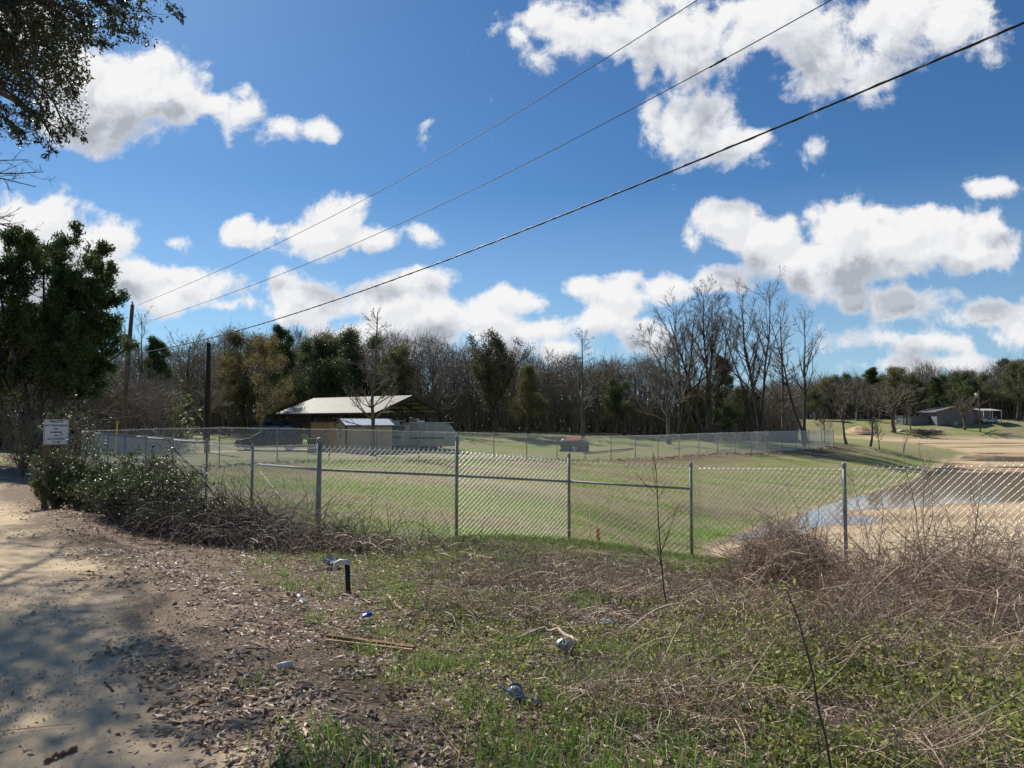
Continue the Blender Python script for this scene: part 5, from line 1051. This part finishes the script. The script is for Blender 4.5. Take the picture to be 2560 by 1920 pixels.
def dead_stuff():
    g = Geo()
    # lying straw / fine dead stems everywhere on the verge
    x, y = scatter(80000, 500, 2750, 2.4, 14); rd = roadd(x, y); k = (rd > 3.0) & (y < fence_y(x)) & (RG.random(len(x)) < .12 + .6 * ss(x + .25 * y, .8, 4.5) + .15 * ss(rd, 4, 6)); x, y = x[k], y[k]; n = len(x)
    stems(n, x, y, RG.uniform(.06, .36, n), RG.uniform(1.2, 5, n), RG.uniform(.0008, .0020, n) * (.5 + y / 9), g, K=4)
    obj('dry_straw', g, M['straw'], kind='stuff', label='pale dry straw and fine dead stalks matted over the verge', cat='straw')
    g = Geo(); L = Geo(); B = [ # px, D, spreadx, spready, n, length, arch
      (1960, 9.6, .6, .5, 330, .9, 1.7), (1980, 9.0, .9, .5, 150, .7, 1.8), (2420, 7.6, 1.1, .8, 600, 1.0, 1.5), (2560, 6.4, .8, .7, 500, 1.2, 1.2), (2250, 8.6, .6, .5, 200, 1.3, .6), (2330, 8.2, .8, .5, 200, 1.3, .7),
      (2250, 5.2, 1.2, .7, 360, .75, 2.0), (2450, 4.2, 1.0, .7, 300, .6, 2.0), (1850, 6.6, 1.0, .7, 220, .55, 2.4), (2050, 4.4, .8, .6, 260, .5, 2.6), (1700, 7.8, .8, .6, 240, .6, 2.),
      (880, 11.4, .9, .5, 150, .6, .6), (1000, 12.2, 1.2, .4, 80, .5, .6), (700, 11.8, .7, .5, 420, .9, .7), (590, 12.2, .7, .6, 620, 1.2, .8), (1300, 10.0, 1.6, .8, 110, .4, 1.2), (1560, 9.4, .8, .8, 90, .5, 1.2), (1400, 7.2, 1.2, .8, 160, .3, 2)]
    g0 = g; gd = Geo()
    for px, D, sx, sy, n, ln, ar in B:
        g = gd if px < 800 else g0
        n = int(n * 1.9)
        x = GX(px, D) + RG.normal(size=n) * sx; y = D + RG.normal(size=n) * sy; y = np.clip(y, 2.6, fence_y(x) + .5); kk = roadd(x, y) > 3; x, y = x[kk], y[kk]; n = len(x)
        P = stems(n, x, y, RG.uniform(.5, 1.3, n) * ln, RG.uniform(.5, 1.4, n) * ar, RG.uniform(.0022, .0052, n) * (.45 + D / 11), g)
        A, Bq = branch(RG, P, np.full((n, 7), .003), 2, .35, .8, -.02, .6, 4, minr=.0018, wob=.2); g.tubes(A, Bq, 3)
        q = sample(RG, P, n * 2, .03); L.leaves(q, RG.uniform(.015, .045, len(q)), RG, aspect=.5, fold=.1)
    g = g0; obj('dark_brush', gd, M['brush'], kind='stuff', label='dark twiggy dead brush below the corner post of the near fence', cat='brush')
    for px, D, rx, ry, h, n in ((1960, 9.6, .78, .5, .80, 3000), (2430, 7.7, .95, .7, 1.0, 1700), (2570, 6.3, .6, .6, .95, 1000), (2430, 7.7, .9, .7, .5, 1000), (2270, 6.6, 1.0, .6, .36, 1700), (2480, 4.7, .9, .6, .38, 900), (1850, 7.2, .9, .7, .22, 500), (2150, 7.6, .6, .5, .4, 900), (2080, 5.2, .7, .5, .22, 700), (1500, 8.2, 1.4, .6, .14, 600), (1250, 8.4, 1.2, .6, .12, 400), (1250, 6.6, .9, .5, .12, 400), (1640, 4.3, .8, .5, .14, 500), (2350, 3.4, .6, .4, .22, 500)):
        d = RG.normal(size=(n, 3)); d /= np.linalg.norm(d, axis=1, keepdims=True); d *= RG.random(n)[:, None] ** .42; cx = GX(px, D)
        P0 = np.stack([cx + d[:, 0] * rx, D + d[:, 1] * ry, np.abs(d[:, 2]) * h], 1); P0[:, 2] += gz(P0[:, 0], P0[:, 1])
        K = 7; v = RG.normal(size=(n, 3)); v[:, 2] *= .6; v /= np.linalg.norm(v, axis=1, keepdims=True); st = RG.uniform(.03, .10, n)[:, None]; P = np.empty((n, K, 3)); P[:, 0] = P0; cv = RG.normal(size=(n, 3)) * .28
        for k in range(1, K):
            v = v + cv + RG.normal(size=(n, 3)) * .15; v /= np.linalg.norm(v, axis=1, keepdims=True); P[:, k] = P[:, k - 1] + v * st
        gg = gz(P[:, :, 0], P[:, :, 1]) + .005; P[:, :, 2] = np.maximum(P[:, :, 2], gg)
        g.tubes(P, (RG.uniform(.0014, .0036, n) * (.5 + D / 12))[:, None] * np.linspace(1, .5, K)[None], 3)
        q = sample(RG, P, n // 2, .02); L.leaves(q, RG.uniform(.015, .035, len(q)), RG, aspect=.5, fold=.1)
    obj('dead_brambles', g, M['bramble'], kind='stuff', label='tangled brown leafless brambles heaped along the near fence', cat='brambles')
    obj('withered_leaves', L, M['litter'], kind='stuff', label='withered leaves clinging to the brambles', cat='leaves')
dead_stuff()
def vine_mat_leaves():
    g = Geo(); n = 26000; x, y = scatter(n, 1650, 2760, 2.4, 7.5); k = fb(x, y, .7, 131) + .4 * (fb(x, y, .22, 133) - .5) > .52; x, y = x[k], y[k]; h = RG.random(len(x)) ** 1.3 * .32 * ss(x, .8, 2.6)
    g.leaves(to3(x, y, h), RG.uniform(.02, .045, len(x)), RG, flat=.3, aspect=.6, a=(RG.random(len(x)) < .6) * RG.random(len(x)))
    obj('ground_vines', g, M['weed'], attr='tint', kind='stuff', label='leafy green vines creeping over the brambles in the lower right corner', cat='vines')
vine_mat_leaves()
def shrub(px, D, w, h, n, label, seed, lean=0., mt='shrub', leafs=(.035, .07)):
    r = np.random.default_rng(seed); x = GX(px, D); z = g1(x, D); o = empty('shrub', (x, D, z), label=label, cat='shrub', group='evergreen shrubs beside the road')
    ns = 26; P = np.zeros((ns, 7, 3)); th = r.uniform(0, 2 * np.pi, ns); t = np.linspace(0, 1, 7)[None]; rad = r.random(ns) ** .6
    P[:, :, 0] = (np.cos(th) * rad)[:, None] * w / 2 * t ** 1.1 + lean * t; P[:, :, 1] = (np.sin(th) * rad)[:, None] * w / 2.6 * t ** 1.1; P[:, :, 2] = (h * (1 - .45 * rad ** 2) * r.uniform(.6, 1.1, ns))[:, None] * t; P += np.cumsum(r.normal(size=P.shape) * .02, axis=1); P[:, 0, 2] = -.05
    s_ = Geo(); s_.tubes(P, np.linspace(.014, .004, 7)[None], 4); A, B = branch(r, P, np.full((ns, 7), .006), 14, .3, .8, .03, .6, 5, tmin=.1, lend=.8, minr=.003, wob=.15); s_.tubes(A, B, 3)
    A2, B2 = branch(r, A, B, 3, .6, .7, 0, .6, 4, minr=.0025, wob=.15); s_.tubes(A2, B2, 3)
    obj('stems', s_, M['brush'], o); q = sample(r, A2, n, .02); l = Geo(); l.leaves(q, r.uniform(leafs[0], leafs[1], n), r, aspect=.42, fold=.08, flat=.25); obj('foliage', l, M[mt], o)
shrub(200, 15.5, 1.3, 2.2, 2600, 'tall thin leafy shrub climbing around the white notice sign', 1)
shrub(150, 14.2, 1.4, 1.15, 5200, 'glossy evergreen shrub at the foot of the sign post', 2)
shrub(235, 14.4, 2.0, 1.15, 7000, 'dense glossy shrub just right of the sign post', 3)
shrub(330, 14.0, 2.1, 1.12, 7400, 'rounded glossy shrub in the middle of the hedge below the road fence', 4)
shrub(410, 13.4, 1.8, 1.0, 4600, 'dark leafy shrub right in the hedge where the bare canes begin', 5)
shrub(300, 12.3, 1.9, .8, 3600, 'low leafy shrub at the front of the hedge over leaf litter', 6)
shrub(470, 12.0, 1.7, .7, 3600, 'sparse low shrub under the leaning bare canes', 7)
shrub(60, 22, 2.2, 2.4, 2600, 'shadowy shrub at the roadside behind the sign', 8)
shrub(120, 25, 2.2, 2.6, 2600, 'farthest roadside shrub beneath the big cedar', 9)
def canes():
    o = empty('bare_canes', (0, 0, 0), label='long dark bare canes arching left over the shrubs by the fence', cat='canes'); g = Geo(); r = np.random.default_rng(9)
    for (a, b, bow) in (((640, 1425, 11.2), (370, 1065, 13.3), .25), ((560, 1390, 11.6), (385, 1100, 13.2), .3), ((530, 1320, 12), (450, 1150, 12.6), .1), ((620, 1400, 11.4), (430, 1230, 12.4), .35), ((660, 1430, 11.2), (480, 1260, 12.), .2), ((590, 1400, 11.6), (400, 1165, 12.8), .2), ((700, 1400, 11.5), (560, 1215, 12.), .1), ((750, 1400, 11.4), (610, 1230, 12.), .12)):
        A = PT(*a); A[2] = g1(A[0], a[2]); B = PT(*b); t = np.linspace(0, 1, 10)[:, None]; m = (A + B) / 2 + np.array([.0, 0, bow]); q = (1 - t) ** 2 * A + 2 * t * (1 - t) * m + t * t * B + r.normal(size=(10, 3)) * .03; rr = np.linspace(.014, .004, 10); g.tube(q, rr, 6)
        X, Y = branch(r, q[None], rr[None], 16, .22, .6, .0, .5, 5, tmin=.2, minr=.003, wob=.15); g.tubes(X, Y, 3)
    obj('cane', g, M['bark_dk'], o)
canes()
def sapling(px, D, toppx, top, label, seed, nb=10, leaves=0, r0=.009, mt='bark_dk', ratio=.35):
    r = np.random.default_rng(seed); x = GX(px, D); z = g1(x, D); o = empty('sapling', (x, D, z), label=label, cat='sapling', group='bare saplings on the verge'); E = PT(toppx, top, D) - np.array([x, D, z])
    t = np.linspace(0, 1, 9)[:, None]; q = E * t + np.cumsum(r.normal(size=(9, 3)) * .012, axis=0) * [1, 1, 0]; q[0] = 0; rr = np.linspace(r0, r0 * .35, 9); g = Geo().tube(q, rr, 6); obj('stem', g, M[mt], o, True)
    if nb:
        g = Geo(); A, B = branch(r, q[None], rr[None], nb, ratio, .55, .08, .55, 6, tmin=.2, wob=.12, minr=.003); g.tubes(A, B, 4); A, B = branch(r, A, B, 4, .4, .6, .04, .6, 4, minr=.0018, wob=.12); g.tubes(A, B, 3); obj('twig_cluster', g, M[mt], o)
    if leaves:
        l = Geo(); Q = q[-2:][r.integers(0, 2, leaves)] + r.normal(size=(leaves, 3)) * [.04, .03, .045]; l.leaves(Q, r.uniform(.016, .036, leaves), r, aspect=.5, fold=.1); obj('foliage', l, M['weed'], o)
sapling(2100, 2.95, 2008, 1475, 'crooked dark sapling with a few fresh leaves at its tip in the right foreground', 1, 0, 24, .007)
sapling(1665, 7.4, 1650, 1140, 'bare many twigged sapling in front of the second mesh bay from the right', 2, 9)
sapling(1500, 9.6, 1520, 1390, 'short red brown dead weed stalk near the survey stakes', 3, 5, 0, .006, 'bramble')
sapling(2330, 7.8, 2240, 1110, 'tall bare cane leaning left before the right hand fence post', 4, 9, 0, .009, 'bramble')
sapling(2290, 7.9, 2320, 1130, 'upright bare cane rising above the bramble heap before the basin', 5, 10, 0, .009, 'bramble')
sapling(2380, 7.4, 2470, 1180, 'bare cane leaning right at the edge of the bramble heap', 6, 9, 0, .009, 'bramble')
sapling(2210, 8.2, 2130, 1180, 'thin bare cane beside the fence post nearest the right', 7, 7, 0, .006, 'bramble')
sapling(1225, 4.1, 1210, 1585, 'thin dead stalk standing in the middle foreground', 8, 0, 0, .004, 'bramble')
sapling(1290, 4.0, 1275, 1560, 'second thin dead stalk right of the middle one in the foreground', 9, 0, 0, .004, 'bramble')
sapling(975, 11.2, 985, 1260, 'thin dead weed before the first mesh bay', 10, 6, 0, .005, 'bramble')
# ------------------------------------------------------------------ stakes, litter, sticks
def on(px, py, D0=2.5, D1=40):
    """ground point under a picture position"""
    D = np.linspace(D0, D1, 4000); x = (px - 1280) / F * D; z = gz(x, D); zz = np.array([PT(px, py, d)[2] for d in D[::10]]); zz = np.interp(D, D[::10], zz)
    i = int(np.argmax(zz <= z)); return float(x[i]), float(D[i]), float(z[i])
def stake(px, base, tpx, top, D, lab, tape=False, m='lumber', w=.055):
    x, z = GX(px, D), None; z = g1(x, D); t = PT(tpx, top, D) - np.array([x, D, z]); o = empty('survey_stake', (x, D, z), label=lab, cat='stake', group='survey stakes'); obj('lath', Geo().beam((0, 0, -.1), t, w, .012), M[m], o)
    if tape: obj('flagging', Geo().box(t + [.03, -.02, -.2], (.05, .01, .22), .3).box(t + [.05, -.02, -.34], (.04, .01, .14), -.3), M['orange'], o)
stake(1473, 1362, 1475, 1277, 14.9, 'taller pale wooden stake behind the fence near its third post')
stake(1489, 1362, 1491, 1307, 14.6, 'shorter wooden stake with orange flagging right of the taller stake', True)
stake(381, 1150, 382, 1137, 27, 'small orange marker stake seen through the road fence', False, 'orange', .05)
def litterbits():
    r = np.random.default_rng(12)
    def crumple(n, s, flat=.5):
        g = Geo(); th = np.linspace(0, 2 * np.pi, n, endpoint=False); V = []; K = 5
        for k in range(K):
            rr = s * math.sin(math.pi * (k + .5) / K); V += [(rr * math.cos(a) * r.uniform(.55, 1.2), rr * math.sin(a) * r.uniform(.55, 1.2), s * flat * (1 - math.cos(math.pi * (k + .5) / K)) * .9 * r.uniform(.8, 1.2)) for a in th]
        Q = [[k * n + i, k * n + (i + 1) % n, (k + 1) * n + (i + 1) % n, (k + 1) * n + i] for k in range(K - 1) for i in range(n)]; g.add(V, Q, [[(K - 1) * n, (K - 1) * n + i, (K - 1) * n + i + 1] for i in range(1, n - 1)]); return g
    def put(px, py, geo, m, name, lab, cat, rz=0., dz=.03, smooth=False):
        x, y, z = on(px, py); o = obj(name, geo, M[m], smooth=smooth, label=lab, cat=cat); o.location = (x, y, z + dz); o.rotation_euler = (0, 0, rz); return o
    put(1408, 1632, crumple(17, .07), 'bag', 'plastic_bag', 'crumpled white plastic bag right of the curved root', 'plastic bag')
    put(1510, 1568, crumple(17, .07, .3), 'bag', 'plastic_film', 'dull clear crumpled plastic film in the brambles right of the white bag', 'plastic film')
    put(765, 1520, crumple(9, .045), 'white', 'foam_scrap', 'white foam scrap left of the broken boards', 'foam scrap')
    put(758, 1502, crumple(9, .04), 'bag', 'foam_scrap', 'greyish plastic scrap just behind the white foam scrap', 'foam scrap')
    put(832, 1420, crumple(11, .12, .5), 'bag', 'plastic_jug', 'flattened white jug left of the black pipe stub', 'plastic jug')
    put(1010, 1372, crumple(9, .09, .3), 'white', 'foam_scrap', 'flat white scrap near the fence foot', 'foam scrap')
    put(922, 1553, crumple(9, .05), 'blue', 'blue_scrap', 'small blue plastic scrap above the broken boards', 'plastic scrap')
    put(722, 1682, Geo().tube([(-.045, 0, .015), (.045, 0, .02)], [.016, .018], 12), 'white', 'crushed_can', 'small crushed white can at the edge of the leaf litter', 'can', .4, smooth=True)
    x, y, z = on(1288, 1748); o = empty('drink_cup', (x, y, z), label='dusty clear plastic cup lying on its side in the foreground', cat='cup')
    obj('cup', Geo().lathe((0, 0, .05), [(.001, -.06), (.032, -.06), (.045, .06), (.042, .06), (.03, -.05)], 16, Matrix.Rotation(R(75), 4, 'X')), M['bucket'], o, True); obj('lid', Geo().lathe((0, -.065, .05), [(.001, .025), (.03, .022), (.05, 0), (.048, -.01)], 16, Matrix.Rotation(R(75), 4, 'X')), M['bag'], o, True)
    x, y, z = on(1300, 1760); o = empty('blue_straw', (x, y, z + .05), label='bright blue plastic strip lying across the plastic cup', cat='plastic strip'); obj('strip', Geo().tube([(-.13, .0, .05), (-.05, -.06, .03), (.05, -.06, .0), (.12, -.05, -.02)], .004, 6).box((.08, -.055, -.01), (.05, .03, .004), .4), M['blue'], o)
    # black pipe stub with white cap piece
    x, y, z = on(878, 1482); t = PT(868, 1412, y) - np.array([x, y, z]); o = empty('pipe_stub', (x, y, z), label='black pipe stub standing slightly tilted out of the verge', cat='pipe'); obj('pipe', Geo().tube([(0, 0, -.1), t], .026, 12), M['black'], o, True)
    o = empty('pvc_elbow', (x, y, z), label='broken white plastic pipe elbow hooked over the black stub', cat='pipe fitting'); obj('fitting', Geo().tube([t + [.03, 0, .02], t + [-.07, 0, .03], t + [-.11, -.01, .01], t + [-.12, 0, -.05]], .027, 12), M['white'], o, True)
    def boards(lst, lab, name, m='lumber'):
        o = empty(name, (0, 0, 0), label=lab, cat='boards')
        for a, b, w, h in lst:
            A = np.array(on(*a)); B = np.array(on(*b)); A[2] += .03; B[2] += .03; obj('board', Geo().beam(A, B, w, h), M[m], o)
    M['rust'] = mat('rusty_board', (.24, .10, .045), .8, noise=(5, (.12, .06, .035), 4))
    boards([((828, 1600), (1040, 1630), .045, .02)], 'rusty brown thin board of the broken pair in the left foreground', 'broken_board', 'rust'); boards([((822, 1611), (1035, 1636), .02, .012)], 'pale splintered lath lying against the rusty board', 'broken_lath', 'lumber')
    boards([((1150, 1385), (1232, 1402), .05, .02)], 'pale painted lath lying in the grass near the fence', 'painted_lath', 'lumber')
    def stick(pts, rr, lab, m='bramble', name='stick', sides=7, arch=0.):
        P = np.array([on(*p) for p in pts]); P[:, 2] += rr * .8; 
        if arch: P[1:-1, 2] += arch
        n = 14; t = np.linspace(0, len(P) - 1, n); q = np.stack([np.interp(t, np.arange(len(P)), P[:, k]) for k in range(3)], 1) + r.normal(size=(n, 3)) * rr * .35; o = obj(name, Geo().tube(q, rr * r.uniform(.75, 1.15, n), sides), M[m], smooth=True, label=lab, cat='stick')
    stick([(143, 1908), (175, 1895), (212, 1878)], .012, 'short dark broken stick on the sandy road at the lower left', 'rust')
    stick([(282, 1710), (302, 1730)], .006, 'tiny thin twig on the sandy road right of the tree shadow', 'bark_dk')
    stick([(1295, 1605), (1350, 1590), (1400, 1595), (1452, 1618)], .022, 'curved brown root arching beside the white plastic bag', 'bramble', 'root', arch=.03)
    stick([(1598, 1662), (1650, 1705), (1700, 1740), (1745, 1765)], .020, 'barky fallen branch lying at the right of the foreground', 'twigl', 'fallen_branch')
    stick([(1400, 1706), (1505, 1706)], .012, 'straight dark stick right of the plastic cup', 'bark_dk'); stick([(970, 1488), (1000, 1520), (1030, 1545)], .014, 'pale forked twig behind the broken boards', 'straw')
    stick([(985, 1390), (1015, 1400), (1035, 1380)], .014, 'dark bent stick near the pipe elbow', 'bark_dk'); stick([(450, 1812), (500, 1808), (540, 1812)], .006, 'thin curved twig on the edge of leaves and sand', 'bark_dk'); stick([(560, 1738), (578, 1752)], .008, 'short pale stick among the leaf litter', 'straw')
    stick([(1460, 1540), (1520, 1530), (1600, 1560), (1700, 1590)], .008, 'long thin pale stalk lying left of the brambles', 'straw'); stick([(1120, 1592), (1135, 1560), (1150, 1545)], .010, 'dark branching twig right of the green grass tuft', 'bark_dk')
litterbits()
def scatter_sticks():
    g = Geo(); x, y = scatter(700, 100, 2600, 2.6, 12); k = roadd(x, y) > RG.choice([1.0, 2.7, 2.7, 2.7, 2.7, 2.7, 2.7, 2.7], 700); x, y = x[k], y[k]; n = len(x); th = RG.uniform(0, 6.3, n); L = RG.uniform(.08, .4, n); P = []
    for f in (-.5, 0, .5): P.append(to3(x + np.cos(th) * L * f + RG.normal(size=n) * .01, y + np.sin(th) * L * f, .012))
    g.tubes(np.stack(P, 1), RG.uniform(.002, .006, (n, 1)) * np.array([[1, .9, .6]]), 4); obj('fallen_twigs', g, M['bramble'], kind='stuff', label='small fallen twigs strewn over road and verge', cat='twigs')
    x, y = scatter(16000, -100, 900, 2.6, 16); k = (roadd(x, y) < 2.7) & (RG.random(len(x)) < .08 + .75 * ss(fb(x, y, .8, 301), .45, .65)); x, y = x[k], y[k]
    g = Geo(); g.leaves(to3(x, y, .003), RG.uniform(.004, .016, len(x)) * (.6 + y / 9), RG, flat=.5, aspect=.8, fold=.3); M['peb'] = mat('road_grit', (.44, .345, .25), .95, island=.6); obj('road_grit', g, M['peb'], kind='stuff', label='small grit and leaf crumbs on the sandy road', cat='grit')
    g = Geo(); n = 2600; t = RG.uniform(0, 1, n); 
    # bright clods of sand at the foot of the back fence
    q = B0[None] + (B1 - B0)[None] * t[:, None]; q = q + RG.normal(size=(n, 2)) * .5 + [.3, -.4]; P = to3(q[:, 0], q[:, 1], .01); g.leaves(P, RG.uniform(.06, .42, n), RG, flat=.9, aspect=.5, fold=.12)
    M['clod'] = mat('pale_clods', (.52, .42, .30), .95, island=.5); obj('dirt_clods', g, M['clod'], kind='stuff', label='crumbled bare dirt along the foot of the back fence', cat='dirt')
scatter_sticks()
